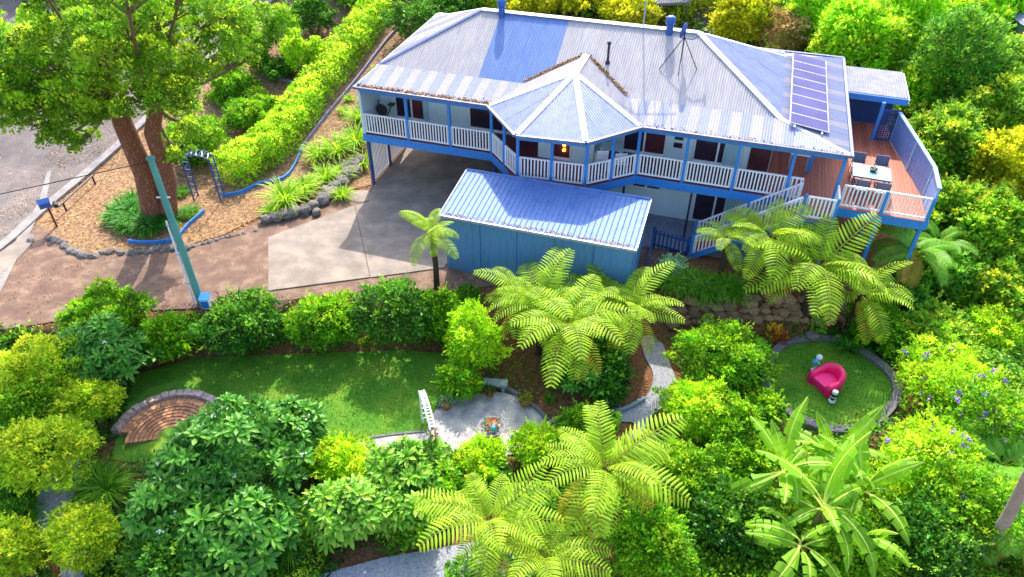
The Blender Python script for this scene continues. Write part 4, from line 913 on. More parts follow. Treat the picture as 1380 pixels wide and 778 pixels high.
# ---- tree ferns
def frond_mesh(seed, L=2.3, rise=.75, fall=-.75, pal=('#8cac24', '#9cbc2c', '#7c9e20'), n=18, W_=.5):
    r = np.random.default_rng(seed); V = []; C = []; pal = [np.array(lin(c)) for c in pal]; N = 40; pts = [np.zeros(3)]; el = []
    for i in range(N): e_ = rise + (fall - rise) * (i / N) ** 1.1; el.append(e_); pts.append(pts[-1] + np.array([math.cos(e_), 0, math.sin(e_)]) * L / N)
    pts = np.array(pts)
    for i in range(0, N, 2):
        w_ = .018 * (1 - i / N) + .005
        for ax in (np.array([0, w_, 0]), np.array([0, 0, w_])): V += [pts[i] - ax, pts[i] + ax, pts[i+2] + ax, pts[i+2] - ax]; C += [np.array(lin('#98a438'))] * 4
    for i in range(n):
        t = .14 + .85 * (i / (n - 1)); q = t * N; k = min(int(q), N - 1); p_ = pts[k] + (pts[k+1] - pts[k]) * (q - k); e_ = el[k]; fw = np.array([math.cos(e_), 0, math.sin(e_)]); up = np.array([-math.sin(e_), 0, math.cos(e_)])
        l = W_ * (math.sin(math.pi * min(1, (t - .05) ** .75)) ** .7) * L / 2.3 + .04; wd = L * .85 / n * .31
        for sg in (-1, 1):
            c = pal[r.integers(len(pal))] * r.uniform(.8, 1.2); d = fw * .35 + np.array([0, sg, 0]) * .93 + up * r.uniform(-.02, .12); d /= np.linalg.norm(d); prev = p_.copy(); pw = .35; S3 = 5
            for s_ in range(S3):
                d2 = d - up * (.14 * s_) + fw * .05 * s_; d2 /= np.linalg.norm(d2); nx_ = prev + d2 * l / S3; nw = [.95, 1.05, .95, .7, .08][s_]; f = fw * wd; dn = up * wd * .35
                a1, a2 = prev - f*pw - dn*pw, prev + f*pw - dn*pw; b1, b2 = nx_ - f*nw - dn*nw, nx_ + f*nw - dn*nw; cc = c * (1 + .08 * s_)
                V += [a1, prev, nx_, b1, prev, a2, b2, nx_]; C += [cc] * 8; prev = nx_; pw = nw
    return finish('frond', np.array(V), np.array(C), FERN)
FR = {'lime': [frond_mesh(s_, 2.3, ri, fa) for s_, ri, fa in ((1, .75, -.8), (2, .5, -1.1), (3, 1.05, -.2), (4, .3, -.5))],
      'old': [frond_mesh(s_, 2.1, .1, -1.2, ('#a8a828', '#b89c30', '#8ca024')) for s_ in (5, 6)]}
def treefern(px, py, L, n, hc, label, seed, group='tree ferns in the garden', tilt=0, old=2):
    r = random.Random(seed); zc = hc
    for _ in range(20): x, y = P(px, py, zc); z0 = float(hgt(x, y)); zc = z0 + hc
    root = empty('tree_fern', (x, y, z0)); tag(root, label, 'tree fern', group)
    MB().tube([(0, 0, -.2), (.03, .02, hc * .5), (0, 0, hc - .05), (0, 0, hc + .08)], [.13, .1, .12, .05], 10).build('trunk', FTRUNK, root)
    n = int(n * 1.35)
    for i in range(n):
        a = 2.4 * i + r.uniform(-.25, .25); m_ = FR['lime'][r.randrange(4)] if i % 2 else FR['lime'][(i // 2) % 3]
        link('frond', m_, root, (0, 0, hc), (r.uniform(-.35, .35), r.uniform(-.3, .25), a), L / 2.3 * r.uniform(.62, 1.12))
    for i in range(old): link('frond', FR['old'][i % 2], root, (0, 0, hc - .05), (0, 0, r.uniform(3.4, 6)), L / 2.3 * .9)
    return root
treefern(700, 398, 1.9, 9, 2.0, 'smaller tree fern at the far left of the cluster before the shed', 27, old=0)
treefern(805, 398, 2.0, 10, 2.1, 'tree fern close against the shed wall behind the middle one', 28, old=1)
treefern(583, 322, 1.45, 9, 2.9, 'small lone tree fern standing in front of the concrete slab', 1, old=0)
treefern(728, 412, 2.3, 14, 2.3, 'leftmost tree fern in front of the shed', 2)
treefern(765, 440, 2.4, 13, 2.6, 'middle tree fern in front of the shed with fronds over the dark shrub', 3, old=3)
treefern(850, 418, 2.1, 13, 2.3, 'tree fern in front of the right end of the shed', 4, old=3)
treefern(1030, 350, 2.3, 13, 2.3, 'tree fern whose fronds cover the foot of the stairs', 5)
treefern(1097, 378, 2.7, 15, 2.3, 'tree fern below the stair landing', 6)
treefern(972, 362, 1.7, 9, 2.0, 'tree fern furthest left of those before the stairs, beside the silver shrub', 26, old=0)
treefern(1160, 398, 2.3, 11, 2.0, 'smaller tree fern below the dining deck', 16)
treefern(815, 634, 2.5, 17, 2.4, 'big tree fern at the bottom centre with golden old fronds', 7, old=5)
treefern(662, 706, 2.2, 14, 2.2, 'tree fern at the bottom left of the biggest one', 8)
treefern(735, 755, 1.8, 12, 1.6, 'low tree fern cut by the bottom edge', 9, old=0)
# ---- whorled plants (frangipani)
def whorl_mesh(seed, n=11, L=.36, pal=('#549630', '#468828', '#70aa38'), edge=None):
    r = np.random.default_rng(seed); V = []; C = []; pal = [np.array(lin(c)) for c in pal]
    for i in range(n):
        a = 2.4 * i; el = .15 + .95 * (i / n) ** 1.3; l = L * (1.15 - .45 * i / n) * r.uniform(.85, 1.1); c = pal[r.integers(len(pal))] * r.uniform(.75, 1.25)
        d = np.array([math.cos(a)*math.cos(el), math.sin(a)*math.cos(el), math.sin(el)]); s_ = np.array([-math.sin(a), math.cos(a), 0]); u = np.cross(d, s_) * -1
        u = np.cross(s_, d) * -1; u = u if u[2] > 0 else -u; w_ = l * .15
        p0 = d*.02; p1 = d*l*.35; p2 = d*l*.7 - u*l*.03; p3 = d*l - u*l*.13
        for sg in (-1, 1):
            V += [p0, p1, p1 + s_*sg*w_*.8 + u*w_*.25, p0 + s_*sg*.008, p1, p2, p2 + s_*sg*w_ + u*w_*.2, p1 + s_*sg*w_*.8 + u*w_*.25, p2, p3, p3 - d*.01, p2 + s_*sg*w_ + u*w_*.2]; C += [c*1.12, c*1.12, c*.95, c*.95]*3
    return finish('leaf_whorl', np.array(V), np.clip(np.array(C), 0, 1), GLOSS)
WH = {'blue': [whorl_mesh(s_) for s_ in (1, 2, 3)], 'pale': [whorl_mesh(s_, pal=('#7cb430', '#90c03c', '#a8c848', '#64a02c')) for s_ in (4, 5, 6)]}
def frangipani(px, py, hw, hh, kind, nw, label, seed, sc_=1.0, flowers=0, name='frangipani', cs=.33, ncl=16, hf=None):
    zc = 1.0
    for _ in range(30):
        x, y = P(px, py, zc); z0 = float(hgt(x, y)); dep = y * C_ - (zc - CH) * S_; rx = hw * dep / FPX; ry = rx * .85; e_ = math.atan2(CH - zc, y)
        rz_ = math.sqrt(max((hh * dep / FPX)**2 - (ry * math.sin(e_))**2, (.45*rx)**2)) / math.cos(e_); rz_ = min(rz_, rx * 1.2); zc = .5*zc + .5*(z0 + rz_ * .9)
    root = empty(name, (x, y, z0)); tag(root, label, 'shrub'); r = np.random.default_rng(seed); B = np.array(clumps(rx, ry, rz_, min(rx, rz_) * cs, ncl, seed, inner=2)); B[:, 2] += zc - z0
    wts = B[:, 3] * B[:, 4]; pts = []
    tries = 0
    while len(pts) < nw and tries < nw * 60:
        tries += 1; j = r.choice(len(B), p=wts / wts.sum()); d = sphere_dirs(1, r)[0]
        if d[2] < -.25: continue
        p_ = B[j, :3] + d * np.array([B[j, 3], B[j, 3], B[j, 4]]); q = (p_ - B[:, :3]) / np.stack([B[:, 3], B[:, 3], B[:, 4]], 1)
        if ((q**2).sum(1) < .8).sum() > 1: continue
        if any(((p_ - o)**2).sum() < (.21 * sc_)**2 for o, _ in pts): continue
        pts.append((p_, d))
    for p_, d in pts:
        v = Vector(d) * .9 + Vector((0, -.1, .75)); rot = v.to_track_quat('Z', 'Y').to_euler(); o = link('leaf_whorl', WH[kind][r.integers(3)], root, p_, rot, sc_ * r.uniform(.85, 1.2))
    for i in range(flowers):
        p_, d = pts[r.integers(len(pts))]; mb = MB()
        for _ in range(6): mb.blob(np.array(p_) + np.array([0, 0, .12]) + r.normal(0, .035, 3), .03, int(r.integers(999)), 0, .2)
        mb.build('flower_cluster', WFLW, root)
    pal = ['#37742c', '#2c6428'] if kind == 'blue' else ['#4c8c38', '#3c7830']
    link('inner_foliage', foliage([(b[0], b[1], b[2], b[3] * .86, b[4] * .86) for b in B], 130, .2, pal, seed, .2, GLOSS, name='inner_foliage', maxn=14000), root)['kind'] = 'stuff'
    stems(zc - z0, rx, 6, seed, GBARK, root, .06, name='stem')
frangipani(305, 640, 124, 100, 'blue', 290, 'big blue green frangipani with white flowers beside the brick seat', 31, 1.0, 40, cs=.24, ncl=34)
frangipani(395, 580, 42, 44, 'blue', 60, 'upper right lobe of blue green frangipani beside the lawn', 32, 1.0, 4)
frangipani(320, 725, 84, 50, 'blue', 110, 'lower frangipani at the bottom under the big one', 38, 1.1, 3)
frangipani(470, 690, 56, 48, 'pale', 90, 'pale leaved whorled shrub beside the lower frangipani', 33, 1.0, 3)
frangipani(548, 676, 54, 44, 'pale', 90, 'pale leaved whorled shrub left of the front tree ferns', 36, 1.0, 3)
frangipani(545, 640, 60, 34, 'pale', 70, 'pale whorled shrub below the white gravel path', 37, 1.0, 3)
frangipani(140, 482, 66, 58, 'blue', 150, 'blue green whorled shrub left of the brick seat', 34, 1.0, 6)
frangipani(780, 502, 46, 32, 'blue', 60, 'dark whorled shrub beneath the shed tree ferns', 35, .9, 4)
# ---- banana plants
def banana_leaf(seed, L=1.9, rise=1.0, fall=-.7):
    r = np.random.default_rng(seed); V = []; C = []; N = 26; pts = [np.zeros(3)]; el = []
    for i in range(N): e_ = rise + (fall - rise) * (i / N) ** 1.2; el.append(e_); pts.append(pts[-1] + np.array([math.cos(e_), 0, math.sin(e_)]) * L / N)
    base = np.array(lin('#76ac1e')); mid = np.array(lin('#d0dc70'))
    for i in range(0, N, 2):
        w_ = .03 * (1 - i / N) + .006; ax = np.array([0, w_, 0]); up = np.array([-math.sin(el[i]), 0, math.cos(el[i])]) * .01
        V += [pts[i] - ax + up, pts[i] + ax + up, pts[i+2] + ax + up, pts[i+2] - ax + up]; C += [mid] * 4
    i = 4
    while i < N:
        seg = int(r.integers(3, 9)); j = min(N, i + seg); t0, t1 = i / N, j / N; wf = lambda t: 0.22 * L / 1.9 * max(.03, math.sin(math.pi * min(1, ((t - .12) / .88)) ** .8)) ** .6
        for sg in (-1, 1):
            dr = .25 + r.uniform(-.15, .25); c = base * r.uniform(.75, 1.25)
            o0 = np.array([math.cos(el[i]) * .05, sg * wf(t0), -wf(t0) * dr + wf(t0)*.2]); o1 = np.array([.03, sg * wf(min(t1, .985)), -wf(min(t1, .985)) * dr + wf(t1)*.2])
            g = (pts[j] - pts[i]) * .06 * (seg > 0); m0 = pts[i] + o0 * .5 + np.array([0, 0, .03]) ; m1 = pts[j] + o1 * .5 + np.array([0, 0, .03]) - g
            V += [pts[i], pts[j], m1, m0, m0, m1, pts[j] + o1 - g * 2, pts[i] + o0 + g]; C += [c * 1.1] * 2 + [c] * 6
        i = j
    return finish('leaf', np.array(V), np.clip(np.array(C), 0, 1), FERN)
BL = [banana_leaf(s_, 2.1, ri, fa) for s_, ri, fa in ((1, 1.05, -.9), (2, .7, -1.1), (3, 1.35, .5), (4, 1.0, -.1), (5, .4, -1.3))]
def banana(px, py, hc, n, label, seed, s_=1.0):
    r = random.Random(seed); zc = hc
    for _ in range(20): x, y = P(px, py, zc); z0 = float(hgt(x, y)); zc = z0 + hc
    root = empty('banana_plant', (x, y, z0)); tag(root, label, 'banana plant', 'banana plants')
    MB().tube([(0, 0, -.2), (.02, 0, hc * .5), (0, 0, hc + .1)], [.14, .11, .06], 10).build('stem', mat('banana_stem%d' % seed, '#7c8c3c', '#8c7048', .7, 5), root)
    for i in range(n): link('leaf', BL[r.randrange(5)], root, (0, 0, hc + .04 * i), (r.uniform(-.5, .5), r.uniform(-.2, .2), 2.4 * i + r.uniform(-.5, .5)), s_ * r.uniform(.6, 1.15))
    for i in range(2):
        a = r.uniform(0, 6); MB().tube([(math.cos(a)*.1, math.sin(a)*.1, hc), (math.cos(a)*.35, math.sin(a)*.35, hc - .3), (math.cos(a)*.38, math.sin(a)*.38, hc - .9)], [.04, .06, .02], 6).build('dead_leaf', DLEAF, root)
banana(1055, 640, 1.8, 9, 'tall banana plant at the left, its leaves reaching towards the round lawn', 1, 1.05)
banana(1120, 625, 1.5, 10, 'banana plant just below the rim of the round lawn', 2, .9)
banana(1105, 690, 1.7, 12, 'central banana plant with a torn hanging leaf', 3, 1.05)
banana(1160, 665, 1.4, 10, 'banana plant beside the purple flowered shrub', 4, .95)
banana(1075, 740, 1.3, 10, 'banana plant nearest the bottom edge', 5, .9)
banana(1150, 735, 1.2, 6, 'smaller banana plant at the bottom right of the group', 6, .8)
# ---- palms
def palm_frond(seed, L=1.7, rise=.7, fall=-1.0, pal=('#5ca024', '#74b430', '#8cb83c')):
    r = np.random.default_rng(seed); V = []; C = []; pal = [np.array(lin(c)) for c in pal]; N = 30; pts = [np.zeros(3)]; el = []
    for i in range(N): e_ = rise + (fall - rise) * (i / N) ** 1.1; el.append(e_); pts.append(pts[-1] + np.array([math.cos(e_), 0, math.sin(e_)]) * L / N)
    for i in range(0, N, 2): w_ = .016 * (1 - i / N) + .004; ax = np.array([0, w_, 0]); V += [pts[i]-ax, pts[i]+ax, pts[i+2]+ax, pts[i+2]-ax]; C += [np.array(lin('#a8a03c'))] * 4
    for i in range(5, N):
        t = i / N; l = .55 * math.sin(math.pi * (t * .9 + .08)) ** .6 * L / 1.7
        for k_ in (0, .5):
            for sg in (-1, 1):
                fw = np.array([math.cos(el[i]), 0, math.sin(el[i])]); up = np.array([-math.sin(el[i]), 0, math.cos(el[i])]); d = fw * .6 + np.array([0, sg * .8, 0]) + up * .25; d /= np.linalg.norm(d); p_ = pts[i] + (pts[min(i+1, N)] - pts[i]) * k_
                m_ = p_ + d * l * .55; e_ = p_ + d * l - np.array([0, 0, l * .3]); f = fw * .016; c = pal[r.integers(len(pal))] * r.uniform(.8, 1.2)
                V += [p_ - f*.5, p_ + f*.5, m_ + f, m_ - f, m_ - f, m_ + f, e_ + f*.1, e_ - f*.1]; C += [c] * 8
    return finish('frond', np.array(V), np.array(C), FERN)
PF = [palm_frond(1), palm_frond(2, 1.7, 1.0, -.4), palm_frond(3, 1.6, .3, -1.3, ('#c0a040', '#a8a038', '#b88c3c'))]
def palm(px, py, hc, n, label, seed, s_=1.0, grp='palms'):
    r = random.Random(seed); zc = hc
    for _ in range(20): x, y = P(px, py, zc); z0 = float(hgt(x, y)); zc = z0 + hc
    root = empty('palm', (x, y, z0)); tag(root, label, 'palm', grp); MB().tube([(0, 0, -.2), (0, 0, hc)], [.09, .06], 8).build('trunk', GBARK, root)
    for i in range(n): link('frond', PF[r.choice((0, 1, 0, 1, 2))], root, (0, 0, hc), (r.uniform(-.2, .2), r.uniform(-.2, .2), 2.4 * i + r.uniform(-.2, .2)), s_ * r.uniform(.85, 1.1))
palm(1322, 690, 1.0, 12, 'palm with some golden fronds at the lower right', 1, 1.1)
palm(1350, 630, 1.2, 10, 'palm behind the leaning trunk at the right edge', 2, 1.0)
palm(1375, 730, .9, 9, 'palm in the bottom right corner', 3, .9)
palm(1232, 345, 1.5, 11, 'silvery green palm by the dining deck corner post', 4, 1.1)
palm(1262, 330, 1.2, 9, 'palm just right of the dining deck', 5, .9)
# leaning trunk at the right edge
a_ = G(1322, 752); b_ = P(1392, 628, 3.2)
o = MB().tube([Vector(a_) - Vector((0, 0, .3)), Vector(a_).lerp(Vector((*b_, 3.2)), .5) + Vector((.1, 0, 0)), (*b_, 3.2), (b_[0] + 1.2, b_[1] + .8, 5.5)], [.17, .15, .13, .1], 12)
lt = empty('leaning_tree', a_); tag(lt, 'bare grey pink trunk leaning out of the right edge', 'tree')
ob = o.build('trunk', mat('pink_bark', '#9c8478', '#b49c90', .85, 7, bump=.5), lt); ob.location = -Vector(a_)
B = [(b_[0] + 1.4 - a_[0] + dx, b_[1] + .9 - a_[1], 6.2 - a_[2] + dz_, .8, .6) for dx, dz_ in ((0, 0), (.8, .3), (1.4, -.2), (.6, .9))]
link('crown', foliage(B, 90, .15, K['tree']['pal'], 77, name='crown'), lt)

# ---- ground cover, litter
def in_poly(x, y, poly):
    c = np.zeros(len(x), bool); n = len(poly)
    for i in range(n):
        x1, y1 = poly[i]; x2, y2 = poly[(i+1) % n]; k = ((y1 > y) != (y2 > y)); c ^= k & (x < (x2-x1) * (y-y1) / (y2-y1 + 1e-12) + x1)
    return c
def scatter(pts, dens, seed, avoid=()):
    q = [G(*p)[:2] for p in pts]; r = np.random.default_rng(seed); xs = [a for a, _ in q]; ys = [b for _, b in q]; A = (max(xs)-min(xs)) * (max(ys)-min(ys)); n = int(A * dens)
    x = r.uniform(min(xs), max(xs), n); y = r.uniform(min(ys), max(ys), n); k = in_poly(x, y, q)
    for av in avoid: k &= ~in_poly(x, y, [G(*p)[:2] for p in av])
    x, y = x[k], y[k]; return x, y, hgt(x, y), r
def cover(pts, dens, size, cols, hmax, label, seed, avoid=(), name='ground_cover', mt=LEAF, noise=1.0):
    x, y, z, r = scatter(pts, dens, seed, avoid)
    if noise: 
        f = np.sin(x*1.7 + 3) * np.cos(y*1.3) + np.sin(x*.6 - y*.9) ; k = r.random(len(x)) < .55 + .35 * f * noise; x, y, z = x[k], y[k], z[k]
    P0 = np.stack([x, y, z + .03 + hmax * r.random(len(x)) ** 1.3 * (.5 + .5*np.sin(x*2.3)*np.sin(y*2.1))], 1)
    stuffleaf(name, P0, size, cols, label, 'ground cover', seed, None, mt)
def thicket(pts, n, r0, r1, dens, L, pal, label, seed, avoid=(), zt=.3, maxn=60000):
    x, y, z, r = scatter(pts, 4, seed, avoid); k = r.permutation(len(x))[:n]; B = [(x[i], y[i], z[i] + zt * q, q * (1 + .2), q) for i, q in zip(k, r.uniform(r0, r1, len(k)))]
    o = link('undergrowth', foliage(B, dens, L, pal, seed, .28, LEAF, tipc='#8cb830', tipf=.25, maxn=maxn, name='undergrowth', low=-.1, shoots=n * 3)); tag(o, label, 'undergrowth', kind='stuff')
thicket([(880, 640), (1000, 620), (1100, 625), (1215, 630), (1600, 560), (1600, 820), (850, 820), (820, 700)], 300, .3, .75, 230, .1, ['#4c9020', '#3c7c20', '#60a024', '#78b028'], 'merged leafy thicket filling the bottom right of the garden', 101, [[(1030, 500), (1210, 500), (1210, 590), (1030, 590)]], maxn=105000)
thicket([(1225, 440), (1600, 380), (1600, 600), (1250, 590), (1245, 520), (1225, 495)], 100, .35, .8, 220, .1, ['#60a020', '#74b028', '#4c8c20', '#88b82c'], 'merged leafy thicket on the slope right of the round lawn', 102, maxn=60000)
thicket([(1235, 300), (1600, 200), (1600, 400), (1215, 420)], 90, .5, 1.1, 110, .15, ['#4c8c1c', '#5c9c20', '#3c7a1c', '#70a824'], 'leafy thicket below the trees right of the dining deck', 103, maxn=45000)
thicket([(1220, 200), (1180, 60), (1000, 20), (1000, -30), (1600, -30), (1600, 210)], 150, .6, 1.3, 70, .18, ['#6ca020', '#80b028', '#588c20', '#98b42c'], 'leafy thicket between the trees behind the house', 104, maxn=60000)
thicket([(580, -25), (1000, -25), (1000, 30), (590, 14)], 50, .5, 1.1, 80, .16, ['#8ca028', '#6c9424', '#a0ac34'], 'olive thicket behind the roof ridge', 105, maxn=25000)
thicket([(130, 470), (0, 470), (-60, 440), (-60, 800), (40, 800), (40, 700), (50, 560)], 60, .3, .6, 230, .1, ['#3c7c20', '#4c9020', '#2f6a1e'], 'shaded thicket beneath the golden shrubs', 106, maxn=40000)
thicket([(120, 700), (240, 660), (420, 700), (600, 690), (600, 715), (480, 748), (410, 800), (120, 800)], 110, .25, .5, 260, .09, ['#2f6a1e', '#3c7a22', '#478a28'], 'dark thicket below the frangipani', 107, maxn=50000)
thicket([(60, 448), (270, 428), (420, 412), (640, 392), (650, 470), (560, 472), (400, 470), (250, 478), (150, 490)], 46, .2, .45, 260, .09, ['#3c7a22', '#4b9018', '#2f6a1e'], 'low shrubs filling gaps of the bank below the driveway', 108, maxn=30000)
thicket([(440, 600), (480, 610), (590, 618), (690, 620), (700, 650), (600, 700), (480, 650)], 34, .22, .45, 260, .09, ['#5ea01c', '#4b9018', '#74b020'], 'low leafy plants along the near side of patio and gravel path', 109, maxn=25000)
thicket([(925, 470), (940, 460), (1020, 468), (1015, 540), (950, 560), (935, 520)], 18, .3, .5, 260, .1, ['#4b9018', '#3d7a1a', '#5ea01c'], 'leafy mass joining the domed shrub and clipped mound', 110, maxn=25000)
thicket([(250, 235), (300, 160), (270, 120), (330, 80), (360, 100), (330, 200), (290, 235)], 14, .3, .6, 200, .1, ['#4b9018', '#5ea01c'], 'low plants under the right side of the big tree', 111, maxn=15000)
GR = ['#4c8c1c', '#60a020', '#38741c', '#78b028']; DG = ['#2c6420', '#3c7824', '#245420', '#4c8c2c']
pth1 = [(866, 450), (912, 490), (915, 530), (880, 560), (862, 595), (740, 582), (730, 566), (848, 550), (878, 520), (866, 480)]
pat = [(575, 580), (590, 548), (625, 530), (670, 524), (705, 534), (738, 560), (745, 590), (700, 618), (480, 650), (470, 590)]
seatp = [(150, 600), (165, 555), (200, 525), (250, 512), (300, 545), (305, 570), (280, 640), (160, 640)]
cover([(640, 480), (700, 480), (760, 510), (740, 545), (705, 535), (670, 520)], 120, .05, GR, .2, 'low green plants above the patio', 41)
cover([(880, 455), (1040, 450), (1035, 560), (880, 600)], 240, .06, GR, .5, 'leafy ground cover between the gravel path and the round lawn', 42, [pth1, circ])
cover([(640, 640), (1000, 590), (1180, 560), (1420, 640), (1420, 830), (600, 830), (600, 760), (700, 730)], 420, .08, GR + DG[:2] + ['#88b830'], 1.1, 'dense leafy undergrowth across the bottom right of the garden', 43, [circ])
cover([(1190, 440), (1420, 400), (1420, 640), (1200, 600), (1210, 530), (1190, 500)], 380, .09, GR + ['#98c030'], 1.0, 'leafy undergrowth on the right slope', 44)
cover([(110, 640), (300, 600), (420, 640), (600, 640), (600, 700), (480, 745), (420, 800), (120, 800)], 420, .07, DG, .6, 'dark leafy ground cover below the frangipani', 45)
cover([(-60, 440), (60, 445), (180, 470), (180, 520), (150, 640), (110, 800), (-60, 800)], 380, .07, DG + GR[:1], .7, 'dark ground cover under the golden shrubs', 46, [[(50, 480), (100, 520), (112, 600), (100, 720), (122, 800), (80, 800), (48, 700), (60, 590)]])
cover([(1040, 440), (1240, 420), (1220, 500), (1190, 495), (1120, 458), (1050, 466)], 150, .07, DG + GR, .35, 'mixed low plants behind the round lawn', 47)
cover([(1240, 330), (1420, 280), (1420, 430), (1200, 440)], 260, .1, DG + GR, 1.2, 'undergrowth below the trees right of the deck', 48)
cover([(540, -20), (1420, -20), (1420, 200), (1240, 200), (1200, 100), (590, 15)], 110, .14, GR + ['#8ca82c', '#a0b43c'], .8, 'undergrowth behind the house', 49)
cover([(0, 447), (270, 422), (650, 380), (660, 470), (400, 478), (190, 490), (0, 500)], 55, .05, GR + DG, .2, 'sparse low leaves on the bank below the driveway', 50)
# fallen leaves
LIT = ['#d8a860', '#c08848', '#e8c080', '#a86c38', '#8c5c34']
cover([(-60, 360), (60, 280), (160, 195), (300, 110), (350, 60), (420, 100), (400, 200), (300, 260), (380, 270), (500, 250), (470, 280), (300, 330), (60, 440), (-60, 450)], 150, .045, LIT, .02, 'dry leaves scattered over mulch and driveway', 51, name='leaf_litter', mt=DRYM, noise=.3)
cover([(-100, 420), (0, 335), (160, 190), (330, 30), (200, -20), (-300, 100)], 80, .06, ['#d0c090', '#c0b080', '#b09870'], .01, 'pale fallen leaves scattered over the road', 52, name='leaf_litter', mt=DRYM, noise=.4)
cover([(-60, 450), (60, 440), (290, 415), (360, 430), (520, 395), (650, 385), (680, 350), (360, 330), (150, 345), (0, 345)], 80, .035, LIT[:4] + ['#5c3c34'], .01, 'dry leaves on the lower driveway', 53, name='leaf_litter', mt=DRYM, noise=.5)
cover([(-80, 400), (-10, 330), (60, 270), (160, 190), (200, 150), (120, 170), (60, 215), (0, 290), (-80, 350)], 260, .07, ['#e0c898', '#c8a878', '#b89068', '#d8b888'], .015, 'thick drift of fallen leaves along the road beside the kerb', 54, name='leaf_litter', mt=DRYM, noise=.5)
cover([(0, 345), (150, 345), (300, 325), (365, 300), (362, 400), (270, 418), (60, 440), (-60, 450)], 90, .04, ['#4c342c', '#6c4c3c', '#d0b090'], .01, 'dark and pale flecks on the driveway', 55, name='leaf_litter', mt=DRYM, noise=.8)  # small dark and pale flecks in uneven patches
# grass blades on the lawns
for pts, lb, sd_ in ((lawn, 'short green grass blades covering the long lawn', 61), (circ, 'short grass blades covering the round lawn', 62)):
    x, y, z, r = scatter(pts, 750, sd_, [seatp] if sd_ == 61 else ()); n = len(x); P0 = np.stack([x, y, z + .03], 1); D = r.normal(0, .35, (n, 3)) + np.array([0, 0, 1.0]); N = r.normal(0, 1, (n, 3)); N[:, 2] = 0
    c = np.array([lin(q) for q in ('#4c8c14', '#3c7c14', '#64a01c', '#88a830')])[r.choice(4, n, p=[.45, .3, .2, .05])] * r.uniform(.8, 1.2, (n, 1)); V, C = leafgeo(P0, D, N, r.uniform(.03, .065, n), np.full(n, .009), c)
    tag(link('grass', finish('grass', V, C, LEAF)), lb, 'grass', kind='stuff')
# ------------------------------------------------------------------ pole, cable, boxes
pb = G(271, 409); pole = empty('utility_pole', pb); tag(pole, 'tall green utility pole with white conduit at the driveway edge', 'utility pole')
MB().tube([(0, 0, -.3), (0, 0, 3), (0, 0, 6.05)], [.13, .12, .1], 16).build('shaft', POLE, pole, smooth=False)
MB().lathe([(.14, 0), (.14, .05), (.05, .09)], 14).build('cap', POLE, pole, (0, 0, 6.04))
MB().tube([(-.2, -.06, 0), (-.19, -.06, 1.5), (-.17, -.06, 3.7)], .035, 8).build('conduit', WHITE, pole)
for z in (1.0, 2.3, 3.5): MB().box((-.23, -.1, z), (-.1, -.02, z + .04)).build('bracket', LMET, pole)
MB().tube([(-.25, 0, 4.6), (.2, 0, 4.6)], .03, 6).build('insulator', WHITE, pole)
mbx = empty('meter_box', G(279, 412)); tag(mbx, 'small white and blue metal box at the foot of the green pole', 'meter box')
MB().box((-.12, -.2, 0), (.2, .1, .42)).build('body', WHITE, mbx); MB().add([(-.15, -.23, .42), (.23, -.23, .42), (.23, .13, .5), (-.15, .13, .5), (-.15, -.23, .44), (.23, -.23, .44), (.23, .13, .53), (-.15, .13, .53)], [(0,3,2,1),(4,5,6,7),(0,1,5,4),(1,2,6,5),(2,3,7,6),(3,0,4,7)]).build('lid', BLUE, mbx)
MB().box((-.1, -.215, .05), (.17, -.201, .36)).build('door', BLUE, mbx)
A = Vector((pb[0], pb[1], pb[2] + 5.95)); q = Vector((-14.6, 17.9, 6.5)); E_ = q + (q - A) * 2.5
pts = [A.lerp(E_, t / 16) - Vector((0, 0, .35 * math.sin(math.pi * t / 16) * 0)) for t in range(17)]
cb = MB().tube(pts, .014, 5).build('overhead_cable', WIRE); tag(cb, 'thin dark overhead cable running from the pole to the left', 'cable')
lb = G(77, 306); lt_ = empty('letterbox', lb, R(35)); tag(lt_, 'blue letterbox on a red brown post beside the kerb', 'letterbox')
MB().box((-.04, -.04, -.2), (.04, .04, 1.05)).build('post', mat('post_red', '#6c3030', '#582828', .8, 6), lt_)
bx = MB().prism([(-.28, -.17), (.14, -.17), (.14, .17), (-.28, .17)], 1.05, 1.28).build('box', STEEL, lt_)
MB().add([(-.3, -.19, 1.28), (.16, -.19, 1.28), (.16, .19, 1.28), (-.3, .19, 1.28), (-.3, 0, 1.42), (.16, 0, 1.42)], [(0, 1, 5, 4), (2, 3, 4, 5), (0, 4, 3), (1, 2, 5), (0, 3, 2, 1)]).build('lid', STEEL, bx)
MB().box((-.285, -.12, 1.18), (-.281, .12, 1.22)).build('slot', BLACKP, bx); MB().lathe([(.09, 0), (.09, .34)], 10).build('paper_tube', DARK, bx, (.3, -.15, 1.18), (R(90), 0, 0))
ra, rb_ = G(84, 291), G(131, 247); rr = empty('barrier_rail', ra); tag(rr, 'low dark pipe rail barrier on the mulch beside the kerb', 'barrier rail')
dv = Vector(rb_) - Vector(ra); MB().tube([(0, 0, .45), (dv.x, dv.y, dv.z + .45)], .04, 8).build('rail', DARK, rr)
for t in (.12, .95): MB().tube([(dv.x*t, dv.y*t, dv.z*t - .1), (dv.x*t, dv.y*t, dv.z*t + .45)], .04, 8).build('post', DARK, rr)
